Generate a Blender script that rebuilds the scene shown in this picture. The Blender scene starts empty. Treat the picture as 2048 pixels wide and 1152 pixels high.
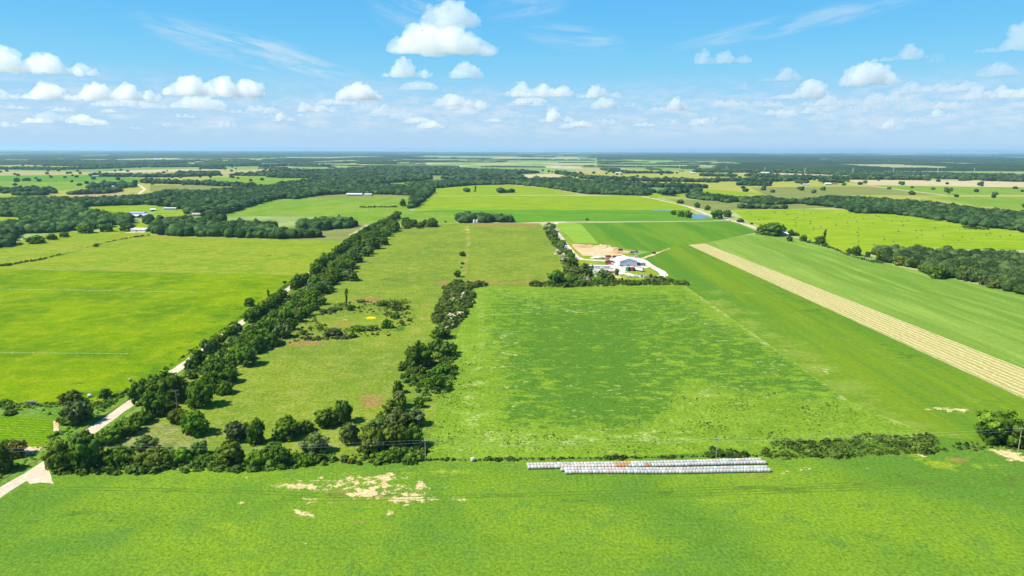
import bpy, bmesh, math, random
import numpy as np
from mathutils import Vector, Matrix, Quaternion

random.seed(7)
NR = np.random.RandomState(11)
sc = bpy.context.scene
COL = sc.collection

# ------------------------------------------------------------------ camera
FPX = 1365.33            # focal length in pixels of a 2048 wide picture
PITCH = math.radians(11.43)
ROLL = math.radians(0.20)
HC = 120.0
cd = bpy.data.cameras.new('camera'); cam = bpy.data.objects.new('camera', cd); COL.objects.link(cam)
cd.sensor_width = 36; cd.lens = 24; cd.clip_start = 1; cd.clip_end = 300000
cam.location = (0, 0, HC)
CM = (Matrix.Rotation(math.radians(90) - PITCH, 3, 'X') @ Matrix.Rotation(ROLL, 3, 'Z'))
cam.rotation_euler = CM.to_euler()
sc.camera = cam
sc.view_settings.view_transform = 'Standard'; sc.view_settings.look = 'None'
sc.view_settings.exposure = 1.1; sc.view_settings.gamma = 1

# ------------------------------------------------------------------ sky and sun
SUN_EL = math.radians(50); SUN_AZ = math.radians(-105)      # azimuth from +Y, clockwise: the sun stands at the left
sdir = Vector((math.sin(SUN_AZ) * math.cos(SUN_EL), math.cos(SUN_AZ) * math.cos(SUN_EL), math.sin(SUN_EL)))
ld = bpy.data.lights.new('sun', 'SUN'); ld.energy = 4.2; ld.angle = math.radians(0.5); ld.color = (1, .945, .83)
sun = bpy.data.objects.new('sun', ld); COL.objects.link(sun); sun.rotation_euler = sdir.to_track_quat('Z', 'Y').to_euler()
world = bpy.data.worlds.new('World'); sc.world = world; world.use_nodes = True

class NT:
    """small helper to write node trees"""
    def __init__(s, nt): s.nt = nt
    def n(s, typ, ins=None, **kw):
        nd = s.nt.nodes.new(typ)
        for k, v in kw.items(): setattr(nd, k, v)
        for k, v in (ins or {}).items():
            s.set(nd.inputs[k], v)
        return nd
    def set(s, sock, v):
        if isinstance(v, bpy.types.NodeSocket): s.nt.links.new(v, sock)
        elif isinstance(v, (tuple, list)) and len(v) == 3 and sock.type == 'RGBA': sock.default_value = (*v, 1)
        else: sock.default_value = v
    def math(s, op, a, b=0.0, clamp=False):
        nd = s.n('ShaderNodeMath', {0: a, 1: b}, operation=op); nd.use_clamp = clamp; return nd.outputs[0]
    def mix(s, f, a, b, blend='MIX'):
        nd = s.n('ShaderNodeMix', data_type='RGBA', blend_type=blend); s.set(nd.inputs[0], f); s.set(nd.inputs[6], a); s.set(nd.inputs[7], b); return nd.outputs[2]
    def noise(s, vec, scale, detail=3, rough=.55, dist=0):
        return s.n('ShaderNodeTexNoise', {'Vector': vec, 'Scale': scale, 'Detail': detail, 'Roughness': rough, 'Distortion': dist}).outputs[0]
    def ramp(s, f, lo, hi, a=0.0, b=1.0):
        nd = s.n('ShaderNodeMapRange', {0: f, 1: lo, 2: hi, 3: a, 4: b}); nd.clamp = True; nd.interpolation_type = 'SMOOTHSTEP'; return nd.outputs[0]
    def mapping(s, vec, loc=(0, 0, 0), rot=0, scale=(1, 1, 1)):
        return s.n('ShaderNodeMapping', {'Vector': vec, 'Location': loc, 'Rotation': (0, 0, rot), 'Scale': scale}, vector_type='POINT').outputs[0]

w = NT(world.node_tree); bg = world.node_tree.nodes['Background']
sky = w.n('ShaderNodeTexSky', sky_type='NISHITA'); sky.sun_disc = False; sky.sun_elevation = SUN_EL; sky.sun_rotation = SUN_AZ
sky.altitude = 100; sky.air_density = 1.0; sky.dust_density = .3; sky.ozone_density = 2.0
tc = w.n('ShaderNodeTexCoord').outputs['Generated']
sep = w.n('ShaderNodeSeparateXYZ', {0: tc})
az = w.math('MULTIPLY', w.math('ARCTAN2', sep.outputs[0], sep.outputs[1]), 57.2958)
el = w.math('MULTIPLY', w.math('ARCSINE', sep.outputs[2]), 57.2958)
gr = w.n('ShaderNodeValToRGB', {0: w.math('DIVIDE', el, 40.0)})
cr = gr.color_ramp; cr.elements[0].position = 0; cr.elements[0].color = (3.3, 5.0, 6.9, 1)
cr.elements[1].position = 1; cr.elements[1].color = (.30, 1.7, 5.4, 1)
for p, c in ((.06, (3.3, 5.2, 7.0)), (.155, (1.75, 4.8, 7.1)), (.22, (1.15, 4.3, 7.1)), (.33, (.72, 3.6, 7.1)), (.45, (.48, 2.9, 7.0))):
    e = cr.elements.new(p); e.color = (*c, 1)
base = w.mix(.93, sky.outputs[0], gr.outputs[0])
sv = w.n('ShaderNodeCombineXYZ', {0: az, 1: el}).outputs[0]
def streak(a0, e0, length, width, ang, amt, seed):
    m = w.mapping(w.n('ShaderNodeVectorMath', {0: sv, 1: (-a0, -e0, 0)}, operation='ADD').outputs[0], rot=-ang)
    s2 = w.n('ShaderNodeSeparateXYZ', {0: m})
    ns = w.noise(w.mapping(m, loc=(seed, seed * 2.3, 0), scale=(.22, 1.4, 1)), 1.0, 6, .62, .6)
    u = w.math('ABSOLUTE', w.math('DIVIDE', s2.outputs[0], length)); v = w.math('ABSOLUTE', w.math('DIVIDE', s2.outputs[1], width))
    r = w.math('ADD', w.math('POWER', u, 2.0), w.math('POWER', v, 2.0))
    return w.math('MULTIPLY', w.math('MULTIPLY', w.ramp(r, 0.0, 1.0, 1.0, 0.0), w.ramp(ns, .36, .74)), amt * .78)
D = math.radians
cir = None
for args in ((-20, 7.2, 9.5, 1.5, D(-12), .8, 1), (-7, 10.0, 5, 2.6, D(-20), .55, 5), (21.5, 9.2, 11, .9, D(9), .5, 9), (5, 8.6, 5, 1.2, D(-8), .45, 13), (11, 12.4, 7, .5, D(2), .95, 17), (-12.5, 4.6, 8, 1.0, D(-3), .5, 21), (1, 11, 4, 1.4, D(8), .4, 27)):
    s_ = streak(*args); cir = s_ if cir is None else w.math('MAXIMUM', cir, s_)
deck = w.noise(w.mapping(sv, scale=(.55, 2.1, 1)), 1.0, 8, .68, .3)
deck2 = w.noise(w.mapping(sv, loc=(30, 4, 0), scale=(.12, .5, 1)), 1.0, 3, .5)
band = w.math('MULTIPLY', w.ramp(el, .5, 2.0), w.ramp(el, 3.2, 6.2, 1.0, 0.0))
dk = w.math('MULTIPLY', w.math('MULTIPLY', w.ramp(w.math('ADD', deck, w.math('MULTIPLY', w.math('SUBTRACT', deck2, .5), .5)), .4, .66), band), .46)
allc = w.math('MAXIMUM', cir, dk)
w.set(bg.inputs[0], w.mix(allc, base, (6.0, 6.5, 7.0))); bg.inputs[1].default_value = .062

# ------------------------------------------------------------------ render settings
cy = sc.cycles
cy.max_bounces = 12; cy.diffuse_bounces = 2; cy.glossy_bounces = 2; cy.transmission_bounces = 3; cy.transparent_max_bounces = 8; cy.volume_bounces = 7
cy.use_denoising = True; cy.caustics_reflective = False; cy.caustics_refractive = False; cy.sample_clamp_indirect = 6

# ------------------------------------------------------------------ picture point -> place on the flat land
CMi = CM.transposed()
CMn = np.array(CM)
def G(px, py, z=0.0):
    d = CM @ Vector(((px - 1024) / FPX, (576 - py) / FPX, -1))
    t = (z - HC) / d.z
    return Vector((d.x * t, d.y * t, z))
def pix(x, y, z=0.0):
    """numpy version of where a world point stands in the 2048 px frame"""
    P = np.stack([np.asarray(x, float), np.asarray(y, float), np.zeros_like(np.asarray(x, float)) + z - HC], -1) @ CMn
    return 1024 - FPX * P[..., 0] / P[..., 2], 576 + FPX * P[..., 1] / P[..., 2]
def ppm(px, py):
    """pixels per metre at the ground there"""
    g = G(px, py); q = CMi @ (g - Vector((0, 0, HC))); return FPX / -q.z
def zk(k, y): return k * (.004 + 1e-5 * y)

# ------------------------------------------------------------------ materials
MATS = {}
def newmat(name):
    m = bpy.data.materials.new(name); m.use_nodes = True; MATS[name] = m; return m, NT(m.node_tree), m.node_tree.nodes['Principled BSDF']
def simple(name, col, rough=.7, metal=0, var=.12, scale=1.5, spec=.3):
    m, t, b = newmat(name); oc = t.n('ShaderNodeTexCoord').outputs['Object']
    n1 = t.noise(oc, scale, 4); c = t.mix(1.0, col, t.n('ShaderNodeCombineColor', {0: t.ramp(n1, .3, .7, 1 - var, 1 + var), 1: t.ramp(n1, .3, .7, 1 - var, 1 + var), 2: t.ramp(n1, .3, .7, 1 - var, 1 + var)}).outputs[0], 'MULTIPLY')
    t.set(b.inputs['Base Color'], c); b.inputs['Roughness'].default_value = rough; b.inputs['Metallic'].default_value = metal
    b.inputs['Specular IOR Level'].default_value = spec
    return m
GREEN = {'foreground_grass': (1.40, 1.17, 1.5), 'meadow_grass': (1.20, 1.02, 1.1), 'mown_crop': (1.22, 1.06, 1.4), 'young_crop': (1.28, 1.02, 1.5), 'green_crop': (1.3, 1.0, 1.3), 'pale_crop': (1.25, 1.15, 1.3), 'bright_grass': (1.28, 1.02, .7), 'lime_grass': (1.04, 1.0, 1.3), 'pasture_grass': (1.10, 1.0, 1.5), 'mown_hay_grass': (1.02, 1.0, 1.1), 'far_lime_grass': (1.16, 1.08, 1.0), 'far_green_grass': (1.35, 1.15, 1.2), 'far_dark_crop': (1.35, 1.12, 1.2), 'row_crop': (1.25, 1.1, 1), 'scrub_grass': (1.35, 1.25, 1.2), 'verge_grass': (1.1, 1.15, 1), 'far_pale_grass': (1.45, 1.2, 1.2)}
SOIL = (.50, .39, .19); BROWN = (.24, .15, .05)
def GRD(c, k=(1.32, 1.07, 1.9)): return tuple(x * y for x, y in zip(c, k))
def field_mat(name, a, b_, c=None, big=60, mid=9, fine=1.3, bump=.35, pale=None, dark=None, rows=None, attrs=False, brown=BROWN, soil=SOIL, streak=None, fa=.35, yellow=None, psc=22, speck=None):
    if GREEN.get(name): a, b_, c, pale, dark = [x and GRD(x, GREEN[name]) for x in (a, b_, c, pale, dark)]
    m, t, b = newmat(name); oc = t.n('ShaderNodeTexCoord').outputs['Object']
    if streak: oc2 = t.mapping(oc, rot=streak[0], scale=(1, streak[1], 1))
    else: oc2 = oc
    nb = t.noise(oc2, 1 / big, 4, .6, .4); nm = t.noise(oc2, 1 / mid, 4, .65); nf = t.noise(oc, 1 / fine, 3, .7)
    col = t.mix(t.ramp(nb, .36, .64), a, b_)
    if c: col = t.mix(t.math('MULTIPLY', t.ramp(nm, .45, .72), .75), col, c)
    hgt = nf
    if attrs:
        def at(n): return t.n('ShaderNodeAttribute', attribute_name=n).outputs['Fac']
        sc1 = t.noise(oc, 1 / 3.2, 5, .7); sc2 = t.noise(t.mapping(oc, scale=(.75, 1.2, 1)), 1 / psc, 7, .68, .5)
        w1 = t.math('SUBTRACT', sc1, .5); w2 = t.math('SUBTRACT', sc2, .5)
        def mask(n, k1, k2, lo=.42, hi=.62):
            return t.ramp(t.math('ADD', at(n), t.math('ADD', t.math('MULTIPLY', w1, k1), t.math('MULTIPLY', w2, k2))), lo, hi)
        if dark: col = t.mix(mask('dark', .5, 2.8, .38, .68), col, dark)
        if pale: col = t.mix(mask('pale', .9, 2.2, .38, .8 if psc > 10 else .64), col, pale)
        if yellow: col = t.mix(mask('yellow', 1.6, .8), col, yellow)
        col = t.mix(t.math('MULTIPLY', mask('brown', .9, .8, .25, .65), .85), col, brown)
        col = t.mix(mask('soil', 2.0, 1.0), col, soil)
    if rows:
        rm = t.mapping(oc, rot=rows[0]); wv = t.n('ShaderNodeTexWave', {'Vector': rm, 'Scale': rows[1], 'Distortion': rows[4] if len(rows) > 4 else 1.2, 'Detail': 3, 'Detail Scale': .6}, wave_type='BANDS', bands_direction='X').outputs[1]
        col = t.mix(t.math('MULTIPLY', t.ramp(wv, .3, .8), rows[3]), col, rows[2])
    if speck:
        ar = t.ramp(t.noise(oc, 1 / 22, 4, .6), .38, .62, .25, 1.0); sp = t.ramp(t.noise(t.mapping(oc, scale=(.6, 1.2, 1)), 1 / 1.4, 4, .65), .56, .66)
        col = t.mix(t.math('MULTIPLY', t.math('MULTIPLY', ar, sp), speck), col, (.065, .105, .012))
    k = t.ramp(nf, .25, .75, 1 - fa, 1 + fa); k2 = t.ramp(nm, .2, .8, .88, 1.12)
    kk = t.math('MULTIPLY', k, k2)
    col = t.mix(1.0, col, t.n('ShaderNodeCombineColor', {0: kk, 1: kk, 2: kk}).outputs[0], 'MULTIPLY')
    t.set(b.inputs['Base Color'], col); b.inputs['Roughness'].default_value = 1.0; b.inputs['Specular IOR Level'].default_value = .0
    if bump:
        bp = t.n('ShaderNodeBump', {'Strength': 1.0, 'Distance': bump, 'Height': hgt}); t.set(b.inputs['Normal'], bp.outputs[0])
    return m

# colours of the grasses (albedo)
F_FORE = field_mat('foreground_grass', (.060, .150, .012), (.105, .205, .010), (.050, .125, .014), big=70, mid=10, fine=1.2, bump=.5, fa=.3, speck=.75, attrs=True, pale=(.15, .24, .012), dark=(.045, .115, .012))
F_LEFT = field_mat('bright_grass', (.112, .220, .004), (.066, .165, .006), (.15, .21, .008), big=60, mid=12, fine=1.8, bump=.4, speck=.3, attrs=True, pale=(.20, .235, .015), dark=(.05, .14, .008), fa=.2)
F_LEFT2 = field_mat('lime_grass', (.175, .235, .012), (.13, .22, .008), (.23, .22, .03), big=50, mid=12, fine=2.0, bump=.4, speck=.3, attrs=True, pale=(.26, .25, .05), dark=(.055, .12, .01), fa=.2)
F_MID = field_mat('pasture_grass', (.145, .215, .012), (.105, .180, .012), (.175, .205, .03), big=65, mid=10, fine=1.7, bump=.4, speck=.5, attrs=True, pale=(.25, .25, .04), dark=(.05, .125, .012), yellow=(.46, .40, .01))
F_CEN = field_mat('meadow_grass', (.116, .226, .017), (.096, .198, .013), (.14, .238, .022), big=50, mid=8, fine=1.5, bump=.45, attrs=True, psc=9.5, pale=(.195, .295, .062), dark=(.054, .142, .013))
F_DIA = field_mat('mown_crop', (.060, .150, .010), (.105, .190, .008), (.048, .130, .012), big=36, mid=9, fine=2.5, bump=.2, streak=(D(2), .06), attrs=True, pale=(.125, .205, .02), dark=(.04, .12, .01), fa=.15)
F_RGT = field_mat('young_crop', (.120, .235, .024), (.088, .198, .016), (.145, .26, .03), big=40, mid=10, fine=2.5, bump=.2, streak=(D(2), .07), fa=.15)
F_BAL = field_mat('mown_hay_grass', (.185, .275, .008), (.15, .25, .006), (.23, .27, .03), big=120, mid=40, fine=4, bump=0, streak=(0, 2.0), fa=.12)
F_CROP = field_mat('green_crop', (.050, .160, .010), (.085, .200, .012), (.046, .14, .01), big=36, mid=9, fine=3, bump=.1, streak=(D(2), .08), fa=.12)
F_CROPP = field_mat('pale_crop', (.13, .24, .018), (.15, .26, .03), (.12, .22, .02), big=40, mid=14, fine=3, bump=.1, fa=.12)
F_LIME = field_mat('far_lime_grass', (.155, .235, .008), (.125, .22, .008), (.19, .24, .03), big=140, mid=40, fine=6, bump=0, streak=(0, 2.2), fa=.12)
F_GRN = field_mat('far_green_grass', (.085, .185, .014), (.11, .205, .018), (.13, .18, .04), big=120, mid=30, fine=6, bump=0, streak=(D(20), .4), fa=.12)
F_DGR = field_mat('far_dark_crop', (.055, .165, .012), (.07, .185, .012), None, big=120, mid=30, fine=6, bump=0, streak=(0, 2.2), fa=.1)
F_PALE = field_mat('far_pale_grass', (.16, .215, .035), (.20, .23, .05), (.11, .19, .03), big=220, mid=60, fine=12, bump=0, streak=(0, 2.5), fa=.1)
F_TAN = field_mat('far_stubble', (.29, .23, .10), (.33, .27, .14), (.24, .22, .07), big=220, mid=60, fine=12, bump=0, streak=(0, 2.5), fa=.1)
F_TAN2 = field_mat('far_bare_field', (.38, .31, .17), (.42, .35, .21), (.33, .28, .14), big=220, mid=60, fine=12, bump=0, streak=(0, 2.5), fa=.1)
F_OLV = field_mat('far_olive_grass', (.14, .17, .04), (.19, .20, .06), (.10, .14, .03), big=120, mid=40, fine=8, bump=0, streak=(0, 2.5), fa=.1)
F_VRG = field_mat('verge_grass', (.075, .150, .016), (.10, .18, .02), (.15, .17, .05), big=25, mid=5, fine=1.6, bump=.6, fa=.35)
F_SCR = field_mat('scrub_grass', (.085, .130, .022), (.13, .165, .035), (.17, .165, .08), big=25, mid=6, fine=1.6, bump=.5, fa=.35)
M_ROAD = field_mat('dirt_road', (.50, .41, .29), (.45, .37, .26), (.54, .45, .33), big=20, mid=3, fine=1, bump=.05, fa=.08)
M_DRIVE = field_mat('white_gravel', (.52, .48, .40), (.42, .37, .28), (.58, .55, .49), big=20, mid=4, fine=1, bump=.05, fa=.08)
M_FROAD = field_mat('far_track_dirt', (.34, .30, .19), (.37, .33, .22), None, big=20, mid=4, fine=1, bump=0, fa=.08)
M_EXC = field_mat('quarry_sand', (.50, .35, .17), (.54, .43, .27), (.40, .20, .06), big=18, mid=5, fine=1.5, bump=.8, fa=.2)

def base_mat():
    m, t, b = newmat('open_country'); oc = t.n('ShaderNodeTexCoord').outputs['Object']
    mp = t.mapping(oc, rot=D(8), scale=(1 / 420, 1 / 620, 1))
    v = t.n('ShaderNodeTexVoronoi', {'Vector': mp, 'Scale': 1.0, 'Randomness': .8}, voronoi_dimensions='2D', distance='CHEBYCHEV')
    s = t.n('ShaderNodeSeparateColor', {0: v.outputs['Color']})
    cr_ = t.n('ShaderNodeValToRGB', {0: s.outputs[0]}); cr_.color_ramp.interpolation = 'CONSTANT'
    els = cr_.color_ramp.elements
    els[0].position = 0; els[0].color = (.15, .23, .05, 1); els[1].position = .86; els[1].color = (.38, .32, .18, 1)
    for p, c in ((.2, (.20, .26, .07)), (.36, (.12, .20, .03)), (.5, (.26, .28, .10)), (.64, (.29, .26, .12)), (.76, (.15, .23, .05))):
        e_ = els.new(p); e_.color = (*c, 1)
    nn = t.noise(oc, 1 / 90, 5, .65); k = t.ramp(nn, .3, .7, .8, 1.2)
    col = t.mix(1.0, cr_.outputs[0], t.n('ShaderNodeCombineColor', {0: k, 1: k, 2: k}).outputs[0], 'MULTIPLY')
    t.set(b.inputs['Base Color'], col); b.inputs['Roughness'].default_value = .95; b.inputs['Specular IOR Level'].default_value = .1
    return m
M_BASE = base_mat()

def strip_mat():
    m, t, b = newmat('cut_straw_rows'); oc = t.n('ShaderNodeTexCoord').outputs['Object']
    uv = t.n('ShaderNodeAttribute', attribute_name='across').outputs['Fac']
    ww = t.n('ShaderNodeTexNoise', {'Vector': oc, 'Scale': .08, 'Detail': 4}).outputs[0]
    ph = t.math('ADD', t.math('MULTIPLY', uv, 9.0), t.math('MULTIPLY', t.math('SUBTRACT', ww, .5), .9))
    fr = t.math('ABSOLUTE', t.math('SUBTRACT', t.math('FRACT', ph), .5))
    n2 = t.noise(oc, .5, 5, .7); n3 = t.noise(t.mapping(oc, rot=D(2), scale=(1, .06, 1)), .16, 5, .65)
    line = t.ramp(t.math('ADD', fr, t.math('MULTIPLY', t.math('SUBTRACT', n2, .5), .45)), .24, .44)
    col = t.mix(t.ramp(n3, .35, .65), (.35, .30, .09), (.28, .26, .06))
    col = t.mix(line, col, (.51, .43, .18)); k = t.ramp(n2, .3, .7, .85, 1.15)
    col = t.mix(1.0, col, t.n('ShaderNodeCombineColor', {0: k, 1: k, 2: k}).outputs[0], 'MULTIPLY')
    t.set(b.inputs['Base Color'], col); b.inputs['Roughness'].default_value = .9
    bp = t.n('ShaderNodeBump', {'Strength': 1.0, 'Distance': .3, 'Height': line}); t.set(b.inputs['Normal'], bp.outputs[0])
    return m
M_STRIP = strip_mat()

def foliage_mat(name, transl=.32, sc_=1.0):
    m, t, b = newmat(name); t.nt.nodes.remove(b); out = t.nt.nodes['Material Output']
    tone = t.n('ShaderNodeAttribute', attribute_name='tone').outputs['Fac']
    oi = t.n('ShaderNodeObjectInfo')
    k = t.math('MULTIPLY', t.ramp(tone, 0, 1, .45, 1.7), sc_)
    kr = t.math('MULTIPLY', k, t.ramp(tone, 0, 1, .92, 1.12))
    col = t.mix(1.0, oi.outputs['Color'], t.n('ShaderNodeCombineColor', {0: kr, 1: k, 2: k}).outputs[0], 'MULTIPLY')
    d_ = t.n('ShaderNodeBsdfDiffuse', {'Color': col}); tr = t.n('ShaderNodeBsdfTranslucent', {'Color': t.mix(1.0, col, (1.3, 1.25, .5), 'MULTIPLY')})
    mx = t.n('ShaderNodeMixShader', {0: transl, 1: d_.outputs[0], 2: tr.outputs[0]}); t.nt.links.new(mx.outputs[0], out.inputs['Surface'])
    return m
M_LEAF = foliage_mat('tree_leaves'); M_LEAF2 = foliage_mat('far_leaves', .12)
M_WEED = foliage_mat('weed_leaves', .3)
M_BARK = simple('bark', (.13, .10, .07), .95)
M_BLOSS = simple('pale_vine_tips', (.27, .31, .18), .9)
M_WHITE = simple('white_metal', (.66, .67, .68), .45, var=.04, scale=.4)
M_WALLW = simple('pale_wall_panel', (.56, .59, .62), .5, var=.05, scale=.5)
M_GREYR = simple('grey_sheet_roof', (.26, .32, .36), .45, var=.1)
M_DOOR = simple('grey_sliding_door', (.40, .45, .50), .5, var=.06)
M_DARK = simple('dark_glass', (.02, .025, .03), .25)
M_TYRE = simple('tyre_rubber', (.025, .025, .025), .9)
M_RED = simple('weathered_red_paint', (.42, .05, .035), .6)
M_MAROON = simple('maroon_paint', (.16, .035, .035), .6)
M_GREEN = simple('dark_green_paint', (.015, .16, .09), .6)
M_BLUE = simple('dull_blue_paint', (.10, .18, .33), .5)
M_ORANGE = simple('rusty_tan_wall', (.52, .26, .10), .8)
M_STEEL = simple('galvanised_steel', (.45, .46, .46), .4, .6)
M_STEELF = simple('dull_steel', (.42, .42, .41), .6)
M_GREY = simple('dark_machine_paint', (.12, .13, .13), .6)
M_WOOD = simple('pole_timber', (.30, .25, .19), .9)
M_INS = simple('pale_insulator', (.75, .75, .72), .4)
M_WIRE = simple('aluminium_wire', (.60, .62, .62), .4, .3)
M_BRICK = simple('brown_brick', (.20, .10, .07), .85)
M_SAND = simple('sand_coloured_wall', (.42, .35, .26), .8)
M_ROCK = simple('pale_stone', (.42, .38, .32), .9)
def water_mat():
    m, t, b = newmat('pond_water'); b.inputs['Base Color'].default_value = (.03, .06, .07, 1); b.inputs['Roughness'].default_value = .08
    b.inputs['IOR'].default_value = 1.33; b.inputs['Specular IOR Level'].default_value = .9
    oc = t.n('ShaderNodeTexCoord').outputs['Object']
    bp = t.n('ShaderNodeBump', {'Strength': .3, 'Distance': .05, 'Height': t.noise(oc, .8, 3)}); t.set(b.inputs['Normal'], bp.outputs[0]); return m
M_WATER = water_mat()
def bale_mat(name, cols, rough=.75):
    m, t, b = newmat(name); oc = t.n('ShaderNodeTexCoord').outputs['Object']; oi = t.n('ShaderNodeObjectInfo')
    n1 = t.noise(t.mapping(oc, scale=(.7, 3, 3)), 1.6, 4, .6); n2 = t.noise(oc, 5, 4)
    col = t.mix(1.0, oi.outputs['Color'], t.mix(t.ramp(n1, .35, .65), cols[0], cols[1]), 'MULTIPLY')
    k = t.ramp(n2, .3, .7, .86, 1.1); col = t.mix(1.0, col, t.n('ShaderNodeCombineColor', {0: k, 1: k, 2: k}).outputs[0], 'MULTIPLY')
    t.set(b.inputs['Base Color'], col); b.inputs['Roughness'].default_value = rough
    bp = t.n('ShaderNodeBump', {'Strength': .6, 'Distance': .03, 'Height': n1}); t.set(b.inputs['Normal'], bp.outputs[0]); return m
M_WRAP = bale_mat('bale_net_wrap', ((1, 1, 1), (.82, .80, .77)))
M_BEND = bale_mat('bale_end_hay', ((.95, .9, .78), (.7, .66, .55)), .95)

# ------------------------------------------------------------------ building blocks
def tag(o, label=None, cat=None, group=None, kind=None):
    if label: o['label'] = label
    if cat: o['category'] = cat
    if group: o['group'] = group
    if kind: o['kind'] = kind
    return o
def link(name, me, parent=None, mats=()):
    o = bpy.data.objects.new(name, me); COL.objects.link(o)
    for m in mats:
        if me is not None: me.materials.append(m)
    if parent is not None: o.parent = parent
    return o
def empty(name, loc, rz=0):
    o = bpy.data.objects.new(name, None); COL.objects.link(o); o.location = loc; o.rotation_euler = (0, 0, rz); o.empty_display_size = .5; return o
def inside(px, py, poly):
    px = np.asarray(px, float); py = np.asarray(py, float); r = np.zeros(px.shape, bool); n = len(poly)
    for i in range(n):
        x0, y0 = poly[i]; x1, y1 = poly[(i + 1) % n]
        if y0 == y1: continue
        c = ((y0 > py) != (y1 > py)) & (px < (x1 - x0) * (py - y0) / (y1 - y0) + x0); r ^= c
    return r
def segd(X, Y, pts):
    best = np.full(X.shape, 1e9)
    for (x0, y0), (x1, y1) in zip(pts[:-1], pts[1:]):
        dx, dy = x1 - x0, y1 - y0; t = np.clip(((X - x0) * dx + (Y - y0) * dy) / (dx * dx + dy * dy + 1e-9), 0, 1)
        best = np.minimum(best, np.hypot(X - x0 - t * dx, (Y - y0 - t * dy)))
    return best
def wob(poly, amp, seed, step=12.0):
    """subdivide a pixel outline and make it a little irregular"""
    r = random.Random(seed); out = []
    for i in range(len(poly)):
        (x0, y0), (x1, y1) = poly[i], poly[(i + 1) % len(poly)]
        L = math.hypot(x1 - x0, y1 - y0); n = max(1, int(L / step))
        for j in range(n):
            t = j / n; a = amp if j else 0
            out.append((x0 + (x1 - x0) * t + r.uniform(-a, a), y0 + (y1 - y0) * t + r.uniform(-a, a) * .45))
    return out
def sheet(name, poly, k, mat, cell=None, patches=None, amp=0, label=None):
    """one field as its own sheet of ground; PATCHES say where its soil, pale and dark grass lie"""
    if amp: poly = wob(poly, amp, hash(name) % 99 if False else len(poly) * 7 + int(k * 3))
    pts = [G(*p) for p in poly]
    bm = bmesh.new(); vs = [bm.verts.new((p.x, p.y, 0)) for p in pts]; f = bm.faces.new(vs)
    f.normal_update()
    if f.normal.z < 0: f.normal_flip()
    bmesh.ops.triangulate(bm, faces=bm.faces[:]) if not cell else None
    if cell:
        xs = [p.x for p in pts]; ys = [p.y for p in pts]
        for ax, lo, hi in ((0, min(xs), max(xs)), (1, min(ys), max(ys))):
            nrm = Vector((1, 0, 0)) if ax == 0 else Vector((0, 1, 0)); v = math.ceil(lo / cell) * cell + .37
            while v < hi:
                co = Vector((v, 0, 0)) if ax == 0 else Vector((0, v, 0))
                bmesh.ops.bisect_plane(bm, geom=bm.verts[:] + bm.edges[:] + bm.faces[:], plane_co=co, plane_no=nrm, dist=1e-4)
                v += cell
    me = bpy.data.meshes.new(name); bm.to_mesh(me); bm.free()
    n = len(me.vertices); co = np.empty(n * 3); me.vertices.foreach_get('co', co); co = co.reshape(-1, 3); co[:, 2] = zk(k, co[:, 1])
    me.vertices.foreach_set('co', co.ravel())
    if patches is not None:
        X, Y = pix(co[:, 0], co[:, 1])
        for an in ('soil', 'brown', 'pale', 'dark', 'yellow'):
            v = np.zeros(n)
            for p in patches.get(an, ()):
                if p[0] == 'e':       # ellipse: x, y, rx, ry, strength, slope
                    _, x, y, rx, ry, s = p[:6]; sl = p[6] if len(p) > 6 else 0
                    r2 = ((X - x) / rx) ** 2 + ((Y - y - sl * (X - x)) / ry) ** 2; v = np.maximum(v, s * np.exp(-r2 * 1.1))
                elif p[0] == 'l':     # line: points, half width, strength
                    d_ = segd(X, Y * 1.0, p[1]); v = np.maximum(v, p[3] * np.exp(-(d_ / p[2]) ** 2))
                elif p[0] == 'p':     # area: outline, strength, softness
                    ins = inside(X, Y, p[1]); d_ = segd(X, Y * 2.0, [(a, b * 2.0) for a, b in p[1] + [p[1][0]]])
                    sg = np.where(ins, 1, -1) * d_; v = np.maximum(v, p[2] * np.clip(.5 + sg / p[3] * .5, 0, 1))
            a = me.attributes.new(an, 'FLOAT', 'POINT'); a.data.foreach_set('value', v.astype(np.float32))
    o = link(name, me, mats=(mat,)); o['kind'] = 'structure'
    return o
def ribbon(name, pts, wid, k, mat, seed=1, jag=.12, step=6.0, ground=True, wf=None):
    """a road or track along picture points; WID in metres"""
    r = random.Random(seed); P = [G(*p) for p in pts] if ground else pts
    Q = []
    for a, b in zip(P[:-1], P[1:]):
        n = max(1, int((b - a).length / step))
        for j in range(n): Q.append(a.lerp(b, j / n))
    Q.append(P[-1]); vs = []; fs = []
    for i, p in enumerate(Q):
        d_ = (Q[min(i + 1, len(Q) - 1)] - Q[max(i - 1, 0)]).normalized(); nn = Vector((-d_.y, d_.x, 0)); ww = wid if wf is None else wid * wf(i / (len(Q) - 1))
        for s in (-1, 1):
            q = p + nn * s * ww * .5 * (1 + r.uniform(-jag, jag)); vs.append((q.x, q.y, zk(k, q.y)))
        if i: fs.append((2 * i - 2, 2 * i - 1, 2 * i + 1, 2 * i))
    me = bpy.data.meshes.new(name); me.from_pydata(vs, [], [tuple(reversed(f)) for f in fs]); me.update()
    if me.polygons[0].normal.z < 0: me.flip_normals()
    o = link(name, me, mats=(mat,)); o['kind'] = 'structure'; return o

# ------------------------------------------------------------------ ground and fields
me = bpy.data.meshes.new('ground'); RR = 44000
me.from_pydata([(-RR, -800, 0), (RR, -800, 0), (RR, RR, 0), (-RR, RR, 0)], [], [(0, 1, 2, 3)])
link('ground', me, mats=(M_BASE,))['kind'] = 'structure'
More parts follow.
